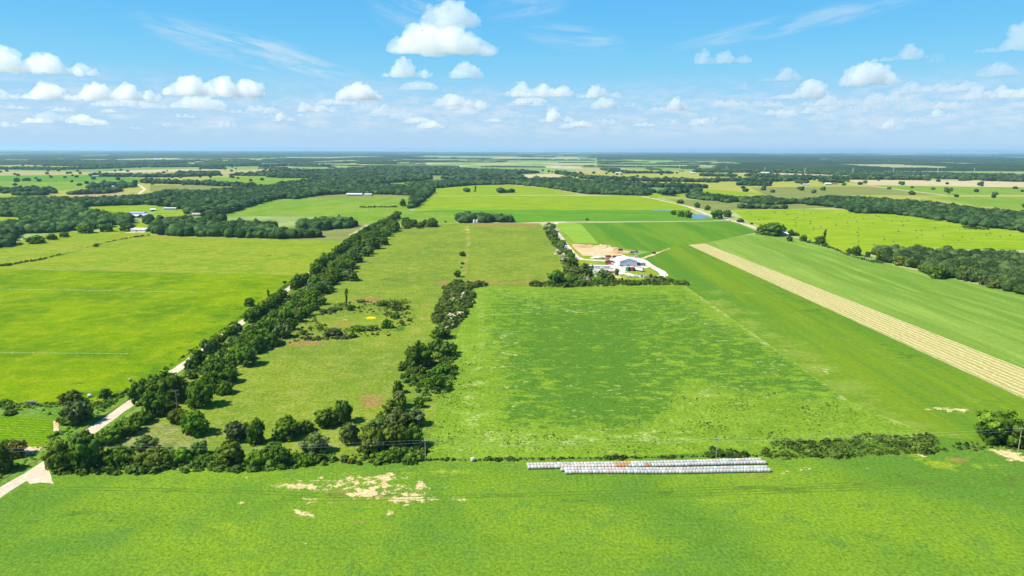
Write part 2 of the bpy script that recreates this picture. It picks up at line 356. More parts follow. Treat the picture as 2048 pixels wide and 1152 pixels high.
# far bands first
for nm, poly, k, mt in [
    ('far_field', [(-300, 340), (110, 343), (260, 345), (560, 337), (640, 340), (650, 350), (640, 372), (500, 372), (300, 385), (100, 395), (-300, 402)], 1, F_PALE),
    ('far_field', [(-200, 342), (110, 343), (300, 346), (420, 344), (560, 337), (640, 341), (640, 349), (560, 353), (430, 349), (330, 351), (180, 348), (-200, 352)], 2, F_TAN),
    ('far_field', [(-200, 353), (180, 350), (300, 358), (290, 363), (90, 364), (-200, 362)], 3, F_DGR),
    ('far_field', [(-200, 364), (290, 364), (270, 372), (200, 373), (100, 384), (-200, 380)], 3, F_GRN),
    ('far_field', [(-200, 325), (300, 321), (370, 318), (512, 322), (512, 330), (380, 333), (200, 333), (-200, 335)], 3, F_PALE),
    ('far_field', [(395, 362), (430, 355), (512, 352), (640, 360), (655, 367), (590, 371), (512, 372), (470, 369)], 3, F_GRN),
    ('far_field', [(300, 370), (450, 371), (470, 374), (350, 386), (300, 383)], 4, F_OLV),
    ('far_field', [(130, 393), (195, 385), (225, 383), (262, 388), (235, 397), (140, 397)], 4, F_TAN),
    ('far_field', [(-150, 391), (68, 391), (25, 400), (-150, 400)], 4, F_LIME),
    ('far_field', [(-150, 432), (48, 431), (44, 442), (-150, 446)], 4, F_LIME),
    ('far_field', [(160, 414), (240, 411), (302, 410), (330, 414), (320, 421), (262, 426), (225, 426)], 4, F_LIME),
    ('far_field', [(300, 428), (335, 422), (372, 420), (374, 432), (300, 438)], 4, F_LIME),
    ('far_field', [(222, 447), (300, 440), (300, 466), (200, 466)], 4, F_LIME),
    ('meadow', [(430, 432), (512, 406), (557, 395), (820, 393), (838, 396), (822, 414), (818, 421), (905, 425), (912, 445), (880, 448), (860, 445), (720, 448), (700, 450), (690, 438), (600, 433)], 2, F_GRN),
    ('far_field', [(545, 397), (690, 385), (790, 384), (836, 388), (820, 394), (640, 396)], 3, F_OLV),
    ('far_field', [(868, 377), (905, 372), (1024, 370), (1100, 377), (1165, 390), (862, 391)], 3, F_LIME),
    ('meadow', [(858, 391), (1290, 392), (1345, 403), (1400, 421), (1230, 421), (905, 421), (828, 421), (838, 405)], 3, F_LIME),
    ('crop_field', [(820, 422), (905, 420), (1372, 420), (1400, 432), (1462, 441), (1405, 442), (1110, 443), (1028, 446), (912, 442), (905, 426)], 4, F_DGR),
    ('far_field', [(1080, 342), (1280, 339), (1450, 347), (1560, 352), (1700, 359), (1850, 360), (2400, 362), (2400, 432), (2000, 422), (1850, 400), (1700, 396), (1560, 392), (1500, 392), (1330, 397), (1300, 385), (1410, 372), (1300, 366), (1160, 360)], 1, F_PALE),
    ('far_field', [(1024, 350), (1110, 348), (1140, 355), (1060, 358)], 2, F_TAN2),
    ('far_field', [(1150, 341), (1215, 340), (1205, 346), (1150, 346)], 2, F_TAN),
    ('far_field', [(1690, 360), (1900, 361), (2400, 366), (2400, 377), (2000, 375), (1880, 372), (1740, 370)], 2, F_TAN2),
    ('far_field', [(1750, 371), (1880, 373), (2400, 378), (2400, 391), (1890, 390), (1800, 380)], 3, F_GRN),
    ('far_field', [(1850, 394), (2400, 393), (2400, 430), (2048, 421), (1950, 411)], 3, F_GRN),
    ('far_field', [(1500, 375), (1740, 373), (1880, 391), (1700, 390), (1600, 397), (1540, 394)], 3, F_OLV),
    ('far_field', [(1330, 397), (1470, 404), (1560, 408), (1680, 410), (1660, 416), (1465, 420), (1420, 421), (1375, 411)], 3, F_OLV),
    ('far_field', [(1180, 378), (1300, 383), (1420, 380), (1550, 388), (1300, 396), (1290, 386)], 3, F_LIME),
    ('far_field', [(862, 353), (925, 352), (912, 357), (862, 357)], 2, F_OLV),
    ('hay_meadow', wob([(1462, 420), (1660, 418), (1780, 427), (1920, 446), (2048, 465), (2400, 490), (2400, 520), (2048, 500), (1850, 500), (1760, 506), (1690, 506), (1650, 492), (1600, 472), (1500, 446)], 1.0, 3), 4, F_BAL),
    ('crop_field', [(1108, 447), (1410, 443), (1468, 442), (1516, 464), (1320, 505), (1250, 498), (1150, 490)], 4, F_CROP),
    ('crop_strip', [(1108, 447), (1150, 446), (1164, 450), (1196, 487), (1150, 487)], 4.5, F_CROPP),
]:
    sheet(nm, poly, k, mt)
sheet('field_margin', [(840, 905), (1400, 890), (1850, 858), (2400, 872), (2400, 930), (840, 945)], 3, F_FORE)
sheet('far_field', [(555, 455), (720, 446), (740, 456), (712, 482), (640, 482), (480, 480)], 3, F_OLV)
# near fields, each with its own patches of grass and bare ground
sheet('right_field', wob([(1405, 487), (1520, 466), (1600, 478), (1700, 512), (2048, 590), (2500, 640), (2500, 830), (2250, 800), (2048, 738)], .8, 4), 5, F_RGT, cell=20, patches={})
sheet('diagonal_field', [(1270, 512), (1320, 498), (1375, 488), (2050, 800), (2400, 905), (2200, 905), (1980, 885), (1860, 872), (1700, 812), (1371, 572), (1330, 556)], 6, F_DIA, cell=6, patches={
    'pale': [('l', [(1420, 605), (1560, 690), (1740, 800), (1860, 872)], 38, .62), ('l', [(1400, 545), (1700, 680), (2048, 850)], 10, .42), ('e', (1960), 870, 120, 12, .5)],
    'soil': [('e', 1900, 818, 60, 5, .62, -.02), ('e', 1790, 829, 20, 6, .6, .4), ('e', 1650, 745, 30, 6, .5, .62), ('e', 2010, 816, 40, 4, .5), ('l', [(1560, 690), (1640, 745)], 3, .38)],
    'dark': [('l', [(1420, 515), (2048, 830)], 12, .35)]})
S0, S1 = [(1375, 489), (1408, 487)], None
# the strip of cut straw: a sheet with a value running across it
def strip():
    A = [G(1376, 490), G(2500, 995)]; B = [G(1409, 487), G(2500, 895)]; n = 60; vs = []; fs = []; v = []
    ea = [G(1376, 490).lerp(G(2048, 797), 0), G(2048, 797)]; eb = [G(1409, 487), G(2048, 738)]
    for i in range(n + 1):
        t = i / n * 1.6
        for j in range(2):
            p, q = (ea if j == 0 else eb); x = p + (q - p) * t; vs.append((x.x, x.y, zk(8, x.y))); v.append(j)
        if i: a = 2 * i; fs.append((a - 2, a, a + 1, a - 1))
    me = bpy.data.meshes.new('straw_strip'); me.from_pydata(vs, [], fs); me.update()
    if me.polygons[0].normal.z < 0: me.flip_normals()
    a = me.attributes.new('across', 'FLOAT', 'POINT'); a.data.foreach_set('value', np.array(v, np.float32))
    link('straw_strip', me, mats=(M_STRIP,))['kind'] = 'structure'
strip()
sheet('lime_field', [(-260, 560), (-200, 548), (0, 534), (300, 470), (480, 477), (690, 482), (650, 515), (610, 552), (440, 548), (200, 541), (0, 538)], 5, F_LEFT2, cell=10, patches={
    'pale': [('l', [(0, 541), (200, 541), (440, 546), (580, 549)], 2.5, .45), ('e', 300, 520, 120, 10, .35), ('e', 360, 486, 60, 4, .4)],
    'brown': [('e', 340, 477, 120, 3, .45), ('e', 120, 535, 90, 4, .35)],
    'dark': [('l', [(0, 533), (40, 525), (300, 470)], 3, .5), ('e', 560, 510, 50, 8, .3)]})
sheet('lime_field', [(-300, 520), (0, 492), (110, 465), (210, 463), (302, 464), (300, 470), (0, 534), (-300, 575)], 5, F_LEFT2, cell=10, patches={
    'brown': [('l', [(0, 522), (130, 500), (280, 467)], 3, .4), ('l', [(28, 467), (110, 464)], 4, .5)], 'soil': [('l', [(255, 465), (292, 464)], 1.5, .8)],
    'pale': [('l', [(0, 515), (200, 485)], 8, .4)]})
sheet('bright_field', [(-400, 600), (-260, 560), (0, 538), (440, 548), (605, 552), (560, 585), (470, 648), (395, 700), (330, 745), (240, 800), (120, 805), (0, 808), (-400, 830)], 5, F_LEFT, cell=6, patches={
    'pale': [('e', 260, 575, 120, 8, .38), ('e', 80, 560, 120, 6, .35), ('e', 60, 600, 60, 8, .3), ('l', [(380, 710), (500, 620), (600, 550)], 16, .35)],
    'brown': [('e', 280, 580, 50, 3, .45), ('e', 190, 577, 40, 4, .4), ('e', 50, 595, 40, 4, .4)],
    'dark': [('e', 300, 690, 200, 25, .28), ('e', 150, 780, 160, 20, .42), ('l', [(240, 790), (440, 640), (520, 590)], 14, .5), ('e', 200, 730, 50, 5, .4), ('e', 280, 748, 60, 6, .45)]})
sheet('road_verge', [(-300, 1110), (-200, 1020), (0, 905), (-300, 960), (-300, 815), (0, 803), (240, 790), (330, 740), (395, 698), (470, 647), (560, 583), (605, 550), (640, 520), (690, 480), (712, 475), (660, 530), (620, 560), (570, 597), (400, 722), (290, 805), (180, 878), (100, 945), (0, 1010), (-200, 1130)], 4, F_VRG, cell=None)
sheet('crop_plot', [(-200, 832), (0, 832), (104, 836), (107, 868), (92, 884), (50, 902), (0, 906), (-200, 915)], 7, field_mat('row_crop', (.10, .235, .004), (.15, .25, .006), (.05, .15, .006), big=14, mid=3, fine=1.2, bump=.6, rows=(D(84), .16, (.035, .11, .006), .75, 3)))
sheet('centre_field', [(948, 578), (1060, 573), (1371, 572), (1500, 662), (1700, 803), (1865, 873), (1600, 885), (1430, 905), (1280, 912), (850, 923), (870, 840), (880, 760), (905, 690), (935, 625)], 7, F_CEN, cell=4, patches={
    'dark': [('p', [(985, 585), (1160, 582), (1372, 578), (1460, 640), (1590, 710), (1740, 800), (1560, 800), (1440, 790), (1380, 770), (1350, 800), (1330, 850), (1130, 868), (985, 862), (1000, 780), (965, 700), (965, 620)], .62, 40), ('p', [(1040, 600), (1300, 600), (1320, 840), (1120, 850), (1030, 700)], .78, 40), ('e', 1480, 700, 120, 30, .72, .5)],
    'pale': [('p', [(930, 700), (985, 700), (985, 860), (1350, 850), (1500, 870), (1400, 895), (900, 905), (900, 800)], .42, 40), ('p', [(950, 580), (1371, 574), (1700, 800), (1500, 860), (960, 870)], .19, 20), ('e', 1010, 700, 45, 120, .33), ('e', 1420, 640, 110, 60, .33, .3), ('e', 1100, 600, 120, 12, .28), ('e', 1540, 740, 60, 30, .35), ('e', 1400, 790, 50, 16, .55), ('e', 1620, 720, 60, 12, .4, .5), ('e', 1150, 620, 200, 10, .4), ('l', [(960, 580), (965, 860), (1000, 872), (1330, 862), (1360, 810), (1380, 775), (1500, 780)], 8, .4), ('e', 1350, 640, 60, 10, .4), ('e', 1200, 830, 150, 12, .35), ('l', [(1371, 573), (1700, 800), (1865, 873)], 9, .5)],
    })
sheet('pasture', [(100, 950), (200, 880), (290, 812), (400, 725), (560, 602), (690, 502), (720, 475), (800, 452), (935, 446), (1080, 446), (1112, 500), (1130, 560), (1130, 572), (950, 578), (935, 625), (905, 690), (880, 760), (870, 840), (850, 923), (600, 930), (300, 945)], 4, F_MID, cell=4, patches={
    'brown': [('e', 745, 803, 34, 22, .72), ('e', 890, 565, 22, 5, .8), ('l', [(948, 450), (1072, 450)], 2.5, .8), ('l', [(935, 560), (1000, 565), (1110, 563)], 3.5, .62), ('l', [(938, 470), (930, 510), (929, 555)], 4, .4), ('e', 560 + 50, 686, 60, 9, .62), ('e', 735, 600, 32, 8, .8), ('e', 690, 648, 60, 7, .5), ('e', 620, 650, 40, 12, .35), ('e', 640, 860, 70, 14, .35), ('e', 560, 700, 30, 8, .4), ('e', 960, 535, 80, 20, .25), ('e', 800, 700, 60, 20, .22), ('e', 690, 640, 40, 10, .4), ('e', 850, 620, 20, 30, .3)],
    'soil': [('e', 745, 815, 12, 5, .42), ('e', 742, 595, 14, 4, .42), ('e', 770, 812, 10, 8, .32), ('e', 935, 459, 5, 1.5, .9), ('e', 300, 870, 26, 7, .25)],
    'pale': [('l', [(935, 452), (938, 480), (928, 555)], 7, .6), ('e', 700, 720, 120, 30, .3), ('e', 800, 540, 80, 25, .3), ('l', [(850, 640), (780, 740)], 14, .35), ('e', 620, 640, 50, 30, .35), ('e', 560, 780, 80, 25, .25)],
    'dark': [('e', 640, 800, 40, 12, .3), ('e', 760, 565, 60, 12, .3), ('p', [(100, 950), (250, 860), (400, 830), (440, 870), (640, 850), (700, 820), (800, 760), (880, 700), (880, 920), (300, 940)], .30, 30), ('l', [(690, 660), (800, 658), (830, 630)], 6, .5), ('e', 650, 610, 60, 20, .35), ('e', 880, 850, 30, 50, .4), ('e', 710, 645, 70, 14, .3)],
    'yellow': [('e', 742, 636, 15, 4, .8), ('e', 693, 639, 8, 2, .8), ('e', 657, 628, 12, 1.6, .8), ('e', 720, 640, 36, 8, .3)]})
sheet('scrub_ground', wob([(230, 880), (300, 845), (345, 850), (420, 880), (400, 905), (300, 912), (235, 905)], 3, 5), 6, F_SCR)
sheet('foreground_field', [(-500, 1120), (-200, 1030), (0, 1002), (60, 965), (105, 946), (300, 943), (600, 928), (850, 921), (1420, 911), (1880, 888), (2000, 880), (2500, 872), (2900, 1300), (-900, 1300)], 8, F_FORE, cell=3, patches={
    'soil': [('e', 600, 971, 62, 8, 1.0), ('e', 700, 965, 190, 26, .5), ('e', 800, 990, 130, 16, .42), ('e', 650, 975, 30, 5, .6), ('e', 700, 957, 50, 9, .5), ('e', 770, 955, 42, 8, .68), ('e', 730, 987, 40, 9, .82), ('e', 825, 1000, 55, 9, .88), ('e', 850, 970, 24, 8, .8), ('e', 620, 1000, 24, 8, .68), ('e', 562, 1002, 8, 4, .8), ('e', 606, 1026, 26, 6, .98, .35), ('e', 778, 1022, 15, 6, .9), ('e', 660, 1006, 12, 4, .5), ('e', 925, 1000, 50, 4, .55), ('e', 485, 1005, 22, 3, .55), ('e', 750, 1048, 14, 3, .5), ('e', 540, 945, 10, 3, .55), ('e', 675, 1117, 5, 3, .6), ('e', 1600, 940, 60, 6, .42), ('e', 1790, 932, 26, 4, .55), ('e', 1660, 935, 10, 3, .6), ('e', 1845, 912, 8, 3, .7), ('e', 2025, 912, 34, 10, 1.15, .25), ('e', 1995, 903, 20, 6, .9, .2), ('e', 110, 975, 30, 4, .55), ('e', 340, 945, 14, 3, .4), ('e', 150, 978, 20, 3, .35), ('e', 1560, 945, 25, 4, .5), ('e', 1730, 937, 60, 5, .35), ('e', 310, 1080, 1, 1, .5)],
    'brown': [('e', 720, 985, 190, 36, .36), ('e', 1920, 921, 26, 7, .75), ('e', 1500, 950, 260, 14, .3), ('e', 750, 932, 40, 3, .6), ('e', 725, 1045, 26, 9, .5), ('e', 1150, 965, 140, 10, .3), ('e', 1080, 1040, 60, 20, .28), ('e', 640, 1055, 30, 12, .4), ('e', 1850, 965, 250, 20, .24), ('l', [(900, 997), (1300, 982), (2048, 958)], 5, .34), ('l', [(0, 985), (400, 985), (600, 992)], 5, .25)],
    'pale': [('e', 450, 1060, 80, 40, .62), ('e', 520, 1110, 60, 50, .4), ('e', 130, 985, 80, 14, .4), ('e', 1900, 930, 160, 25, .5), ('e', 900, 950, 200, 16, .45), ('e', 1500, 1000, 300, 30, .3), ('e', 1300, 1020, 300, 20, .25), ('l', [(0, 972), (300, 968), (500, 968)], 3, .4)],
    'dark': [('e', 200, 1040, 200, 40, .36), ('e', 660, 1100, 60, 30, .4), ('l', [(100, 978), (500, 985), (900, 996), (1250, 985), (1700, 971), (2100, 956)], 5, .45), ('l', [(1000, 1006), (1400, 992), (2100, 966)], 3, .35), ('e', 1500, 1090, 400, 30, .22), ('e', 1700, 1120, 300, 30, .3), ('e', 640, 1010, 150, 10, .3), ('e', 1000, 1110, 120, 30, .2), ('e', 1150, 950, 80, 6, .4)]})
# farm ground
sheet('yard', [(1218, 516), (1236, 512), (1268, 514), (1292, 524), (1302, 531), (1296, 536), (1262, 538), (1248, 546), (1240, 552), (1222, 548), (1190, 542), (1172, 540), (1174, 532), (1215, 531), (1222, 526)], 7, M_DRIVE)
sheet('dug_bank', wob([(1144, 488), (1180, 490), (1210, 491), (1235, 497), (1262, 505), (1240, 510), (1215, 512), (1185, 512), (1165, 511), (1150, 498)], 1.2, 8, 6), 7, M_EXC, cell=3)
sheet('farm_grass', [(1150, 488), (1250, 498), (1270, 512), (1330, 553), (1370, 573), (1130, 573), (1112, 500), (1105, 450)], 5, F_LEFT2, cell=6, patches={'soil': [('e', 1180, 528, 20, 4, .5), ('e', 1245, 556, 14, 4, .5), ('e', 1236, 554, 14, 3, .7)], 'brown': [('e', 1185, 515, 30, 3, .4)], 'dark': [('e', 1150, 560, 40, 10, .5)], 'pale': []})
ribbon('dirt_road', [(-260, 1165), (0, 985), (90, 930), (235, 825), (340, 749), (471, 655), (611, 553), (683, 501), (735, 463)], 5.6, 10, M_ROAD, 3)
ribbon('ditch', [(0 - 12, 968), (92, 911), (192, 843), (262, 797), (330, 752)], .9, 9, field_mat('ditch_soil', (.11, .08, .03), (.09, .10, .025), (.16, .12, .05), big=9, mid=2, fine=.8, bump=.2, fa=.3), 21, jag=.5, step=3)
sheet('dirt_road', wob([(50, 958), (95, 938), (103, 955), (108, 968), (80, 965), (60, 968)], 2, 6, 6), 11, M_ROAD)
ribbon('farm_drive', [(1462, 441), (1405, 442.5), (1130, 443.5)], 7, 8, M_FROAD, 4)
ribbon('farm_drive', [(1140, 443.5), (1115, 445), (1106, 449), (1106, 455), (1125, 482), (1144, 506), (1152, 514), (1165, 519), (1200, 521), (1236, 524)], 8, 8, M_DRIVE, 5)
ribbon('farm_drive', [(1250, 546), (1262, 550), (1290, 555), (1320, 554), (1329, 550), (1322, 543), (1300, 531), (1285, 520), (1268, 515)], 8, 8, M_DRIVE, 6)
ribbon('farm_drive', [(1186, 517), (1192, 513.5), (1215, 513)], 9, 8, M_DRIVE, 7)
ribbon('country_road', [(1283, 392), (1310, 398), (1350, 407), (1375, 413), (1415, 429), (1465, 442), (1500, 452), (1516, 458)], 7, 8, M_ROAD, 8)
ribbon('country_road', [(862, 392.5), (1000, 390.5), (1160, 390), (1283, 392)], 9, 6, M_FROAD, 9)
ribbon('field_track', [(2500, 388), (2048, 390), (1895, 391), (1780, 377), (1690, 367)], 14, 6, M_FROAD, 10)
ribbon('country_road', [(274, 369), (281, 372), (290, 379), (280, 386), (262, 392)], 9, 6, M_ROAD, 11)
ribbon('field_track', [(1284, 517), (1305, 510), (1325, 502), (1340, 497)], 5, 8, M_EXC, 12, jag=.4, wf=lambda t: 1 if t < .65 else .35)
ribbon('farm_track', [(700, 470), (718, 462), (728, 456), (735, 450)], 7, 8, M_FROAD, 13)
ribbon('farm_track', [(310, 435), (340, 433), (372, 431)], 7, 8, M_FROAD, 14)
ribbon('field_track', [(912, 446), (1000, 446), (1080, 446.5), (1108, 446)], 5, 8, M_FROAD, 15)
sheet('sand_patch', wob([(198 / 4.0, 891), (64, 895), (84, 892), (78, 902), (58, 912), (45, 912)], 1.5, 7, 6), 8, M_EXC)
sheet('sand_patch', wob([(106, 842), (117, 842), (119, 866), (108, 867)], 1.0, 7, 6), 8, M_EXC)
# ponds
sheet('pond', wob([(1382, 430), (1400, 428), (1418, 433), (1416, 436), (1400, 438), (1382, 437)], .4, 5, 6), 7, M_WATER)
sheet('pond', [(1325, 388), (1345, 389), (1362, 392), (1350, 393), (1320, 390)], 7, M_WATER)
sheet('pond', [(1302, 419.7), (1345, 419.5), (1345, 421), (1302, 421.3)], 7, M_WATER)

M_TRK = field_mat('trodden_grass', (.065, .135, .013), (.085, .16, .015), None, big=14, mid=3, fine=1, bump=.1, fa=.2)
for off in (0, 1.9):
    for sd_, pts in ((1, [(560, 1000), (700, 1001), (900, 997), (1100, 991), (1300, 984), (1560, 976), (1800, 968), (2100, 955)]), (2, [(120, 980), (300, 982), (480, 986), (640, 993)]), (3, [(1150, 1002), (1400, 992), (1700, 981), (2100, 966)])):
        P_ = [G(*p) + Vector((0, off, 0)) for p in pts]; ribbon('tyre_track', P_, .42, 9, M_TRK, sd_ + int(off), jag=.55, step=2.5, ground=False)
def heap(px, py, w_, d_, h, seed, mat):
    r = np.random.RandomState(seed); g = G(px, py); n = 26; u = np.linspace(-1, 1, n); X, Y = np.meshgrid(u, u); R2 = X ** 2 + Y ** 2
    Z = np.clip(1 - R2, 0, 1) ** .8 * h * (1 + .25 * np.sin(X * 7 + seed) * np.cos(Y * 5)) + r.uniform(-.12, .12, X.shape) * h * (R2 < .9); Z = np.where(R2 < .98, np.maximum(Z, 0) + .05, -.3)
    bm = bmesh.new(); vv = [[bm.verts.new((g.x + X[i, j] * w_ / 2, g.y + Y[i, j] * d_ / 2, Z[i, j] + zk(8, g.y))) for j in range(n)] for i in range(n)]
    for i in range(n - 1):
        for j in range(n - 1): bm.faces.new((vv[i][j], vv[i][j + 1], vv[i + 1][j + 1], vv[i + 1][j]))
    me = bpy.data.meshes.new('sand_heap'); bm.to_mesh(me); bm.free(); o = link('sand_heap', me, mats=(mat,)); return o
M_RED_S = field_mat('red_sand', (.44, .24, .09), (.48, .32, .17), (.34, .16, .05), big=10, mid=3, fine=1, bump=.5, fa=.2)
for a in ((1160, 494, 22, 14, 2.2, 1, M_RED_S, 'reddish sand heap at the left end of the dug bank'), (1180, 494, 24, 12, 2.6, 2, M_RED_S, 'long reddish sand heap in the upper left of the dug bank'), (1206, 496, 26, 20, 3.8, 3, M_EXC, 'tallest pale sand heap in the middle of the dug bank'), (1226, 500, 20, 16, 3.0, 4, M_EXC, 'sand heap left of the rust brown digger'), (1234, 506, 22, 14, 2.0, 5, M_RED_S, 'low reddish heap just below the digger'), (1192, 506, 20, 14, 1.4, 6, M_EXC, 'low pale heap in the hollow of the dug bank'), (1252, 505, 16, 10, 1.6, 7, M_EXC, 'small sand heap at the right tip of the dug bank')):
    o = heap(*a[:7]); o['label'] = a[7]; o['category'] = 'sand heap'

# low blue ridge at the far left
def ridge():
    vs = []; fs = []; n = 40; y = 15000
    for i in range(n + 1):
        x = -13500 + i * 190; h = 34 * math.exp(-((i - 12) / 11) ** 2) + 3 * math.sin(i * .9) * math.exp(-((i - 12) / 12) ** 2)
        vs += [(x, y - 900, 0), (x, y, max(h, 0)), (x, y + 1500, 0)]
        if i: a = 3 * i; fs += [(a - 3, a, a + 1, a - 2), (a - 2, a + 1, a + 2, a - 1)]
    me = bpy.data.meshes.new('hills'); me.from_pydata(vs, [], fs); link('hills', me, mats=(simple('wooded_ridge', (.04, .07, .02), .95),))['kind'] = 'structure'
ridge()

# ------------------------------------------------------------------ trees
def mesh_from(name, V, F, tone=None, mats=(), smooth=False):
    """V (n,3), F (m,3 or 4) arrays, TONE per vertex"""
    me = bpy.data.meshes.new(name); V = np.asarray(V, np.float32); F = np.asarray(F, np.int32); m, c = F.shape
    me.vertices.add(len(V)); me.vertices.foreach_set('co', V.ravel())
    me.loops.add(m * c); me.loops.foreach_set('vertex_index', F.ravel())
    me.polygons.add(m); me.polygons.foreach_set('loop_start', np.arange(0, m * c, c, dtype=np.int32))
    me.update(calc_edges=True)
    if tone is not None:
        a = me.attributes.new('tone', 'FLOAT', 'POINT'); a.data.foreach_set('value', np.asarray(tone, np.float32))
    for mt in mats: me.materials.append(mt)
    if smooth: me.polygons.foreach_set('use_smooth', np.ones(m, bool))
    return me
def ico(sub):
    bm = bmesh.new(); bmesh.ops.create_icosphere(bm, subdivisions=sub, radius=1); V = np.array([v.co[:] for v in bm.verts]); F = np.array([[v.index for v in f.verts] for f in bm.faces]); bm.free(); return V, F
ICO1, ICO2 = ico(1), ico(2)
def leaf_crown(seed, lobes, leaves, size, flat=1.0, core=.74):
    """unit crown: lobes = list of (x, y, z, r); many leaf sprays on every lobe, a leafy core inside"""
    r = np.random.RandomState(seed); L = np.array(lobes); Vs = []; Fs = []; T = []; nv = 0
    for (x, y, z, rad) in L:
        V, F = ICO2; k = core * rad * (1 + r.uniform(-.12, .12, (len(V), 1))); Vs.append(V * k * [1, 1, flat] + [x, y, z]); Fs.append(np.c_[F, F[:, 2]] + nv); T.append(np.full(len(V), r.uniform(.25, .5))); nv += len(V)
    area = L[:, 3] ** 2; cnt = (leaves * area / area.sum()).astype(int)
    for i, (x, y, z, rad) in enumerate(L):
        n = cnt[i]; d_ = r.normal(size=(n, 3)); d_ /= np.linalg.norm(d_, axis=1)[:, None]
        # sprays gather in twig clumps
        cl = r.normal(size=(max(8, n // 28), 3)); cl /= np.linalg.norm(cl, axis=1)[:, None]
        which = r.randint(0, len(cl), n); d_ = d_ * .30 + cl[which]; d_ /= np.linalg.norm(d_, axis=1)[:, None]
        rr = rad * (r.uniform(.72, 1.18, n) + (cl[which, 0] * 0 + r.uniform(-.12, .16, len(cl))[which]))
        P = d_ * rr[:, None] * [1, 1, flat] + [x, y, z]
        keep = np.ones(n, bool)
        for j, (a, b, c, q) in enumerate(L):
            if j != i: keep &= (((P - [a, b, c]) / [1, 1, flat]) ** 2).sum(1) > (q * .84) ** 2
        keep &= P[:, 2] > .02
        P = P[keep]; dd = d_[keep]; cc = which[keep]; n = len(P)
        nm = dd + r.normal(size=(n, 3)) * .42 + [0, 0, .2]; nm /= np.linalg.norm(nm, axis=1)[:, None]
        u = np.cross(nm, r.normal(size=(n, 3))); u /= np.linalg.norm(u, axis=1)[:, None]; v = np.cross(nm, u)
        s = size * r.uniform(.5, 1.25, (n, 1)); e = r.uniform(.5, 1, (n, 1))
        Q = np.stack([P - u * s, P - v * s * e, P + u * s * 1.1, P + v * s * e], 1).reshape(-1, 3)
        Vs.append(Q); Fs.append(np.arange(n * 4).reshape(-1, 4) + nv); nv += 4 * n
        ct = r.uniform(0, 1, len(cl)); lt = r.uniform(-.12, .12)
        T.append(np.repeat(np.clip(.48 + lt + (ct[cc] - .5) * .8 + r.uniform(-.25, .25, n), 0, 1), 4))
    V = np.concatenate(Vs); V[:, 2] = np.maximum(V[:, 2], .0)
    return V, np.concatenate(Fs), np.concatenate(T)
def lobes_round(seed, n=13, skirt=True, wide=1.0, open_=0.0):
    r = random.Random(seed); L = [(0, 0, .46, .50)]; k = 1 - open_ * .3
    for i in range(4 + seed % 2):
        a = i * 1.5 + r.uniform(-.4, .4) + seed; q = r.uniform(.14, .36) * wide; L.append((math.cos(a) * q, math.sin(a) * q, r.uniform(.66, .80), r.uniform(.24, .34) * k))
    for i in range(7):
        a = i * .9 + r.uniform(-.3, .3); q = r.uniform(.48, .68) * min(wide, 1.05); L.append((math.cos(a) * q, math.sin(a) * q, r.uniform(.40, .66), r.uniform(.24, .37) * k))
    for i in range(7 if skirt else 4):
        a = i * .93 + r.uniform(-.35, .35); q = r.uniform(.42, .68); L.append((math.cos(a) * q, math.sin(a) * q, r.uniform(.16, .26) + (0 if skirt else .12), r.uniform(.2, .3)))
    return L
def trunk_mesh(name, seed, lean=0.0, rad=.035, top=.62):
    r = random.Random(seed); bm = bmesh.new()
    def limb(a, b, r0, r1):
        d_ = (b - a); q = d_.to_track_quat('Z', 'Y').to_matrix().to_4x4(); n = 7; rings = []
        for k in range(4):
            t = k / 3; c = a.lerp(b, t) + Vector((r.uniform(-1, 1), r.uniform(-1, 1), 0)) * .012 * (k in (1, 2)); rr = r0 + (r1 - r0) * t
            if k == 0 and a.z < .01: rr *= 1.5
            rings.append([bm.verts.new(c + q.to_3x3() @ Vector((math.cos(2 * math.pi * i / n) * rr, math.sin(2 * math.pi * i / n) * rr, 0))) for i in range(n)])
        for k in range(3):
            for i in range(n): bm.faces.new((rings[k][i], rings[k][(i + 1) % n], rings[k + 1][(i + 1) % n], rings[k + 1][i]))
        bm.faces.new(list(reversed(rings[0]))); bm.faces.new(rings[-1])
    f = Vector((lean, 0, .28)); limb(Vector((0, 0, 0)), f, rad, rad * .8)
    for i in range(5):
        a = i * 1.26 + r.uniform(-.3, .3); limb(f, Vector((math.cos(a) * .38 + lean, math.sin(a) * .38, top + r.uniform(-.1, .12))), rad * .6, rad * .2)
    me = bpy.data.meshes.new(name); bm.to_mesh(me); bm.free(); me.materials.append(M_BARK); return me
CR = {}
def crown_kind(key, seeds, fn, leaves, size, flat=1.0, core=.74):
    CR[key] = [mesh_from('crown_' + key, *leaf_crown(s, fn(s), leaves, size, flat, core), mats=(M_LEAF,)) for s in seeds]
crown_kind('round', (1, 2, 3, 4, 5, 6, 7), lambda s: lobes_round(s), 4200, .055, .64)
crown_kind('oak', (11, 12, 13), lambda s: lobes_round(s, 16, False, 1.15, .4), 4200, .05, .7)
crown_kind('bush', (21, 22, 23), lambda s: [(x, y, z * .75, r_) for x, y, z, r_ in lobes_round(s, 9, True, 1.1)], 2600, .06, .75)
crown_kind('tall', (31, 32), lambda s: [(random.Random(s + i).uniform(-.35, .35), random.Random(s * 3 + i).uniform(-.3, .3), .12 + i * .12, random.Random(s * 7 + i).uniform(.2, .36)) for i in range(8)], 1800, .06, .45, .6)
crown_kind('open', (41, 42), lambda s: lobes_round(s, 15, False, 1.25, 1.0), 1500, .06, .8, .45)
TR = [trunk_mesh('trunk', s) for s in (1, 2, 3)]
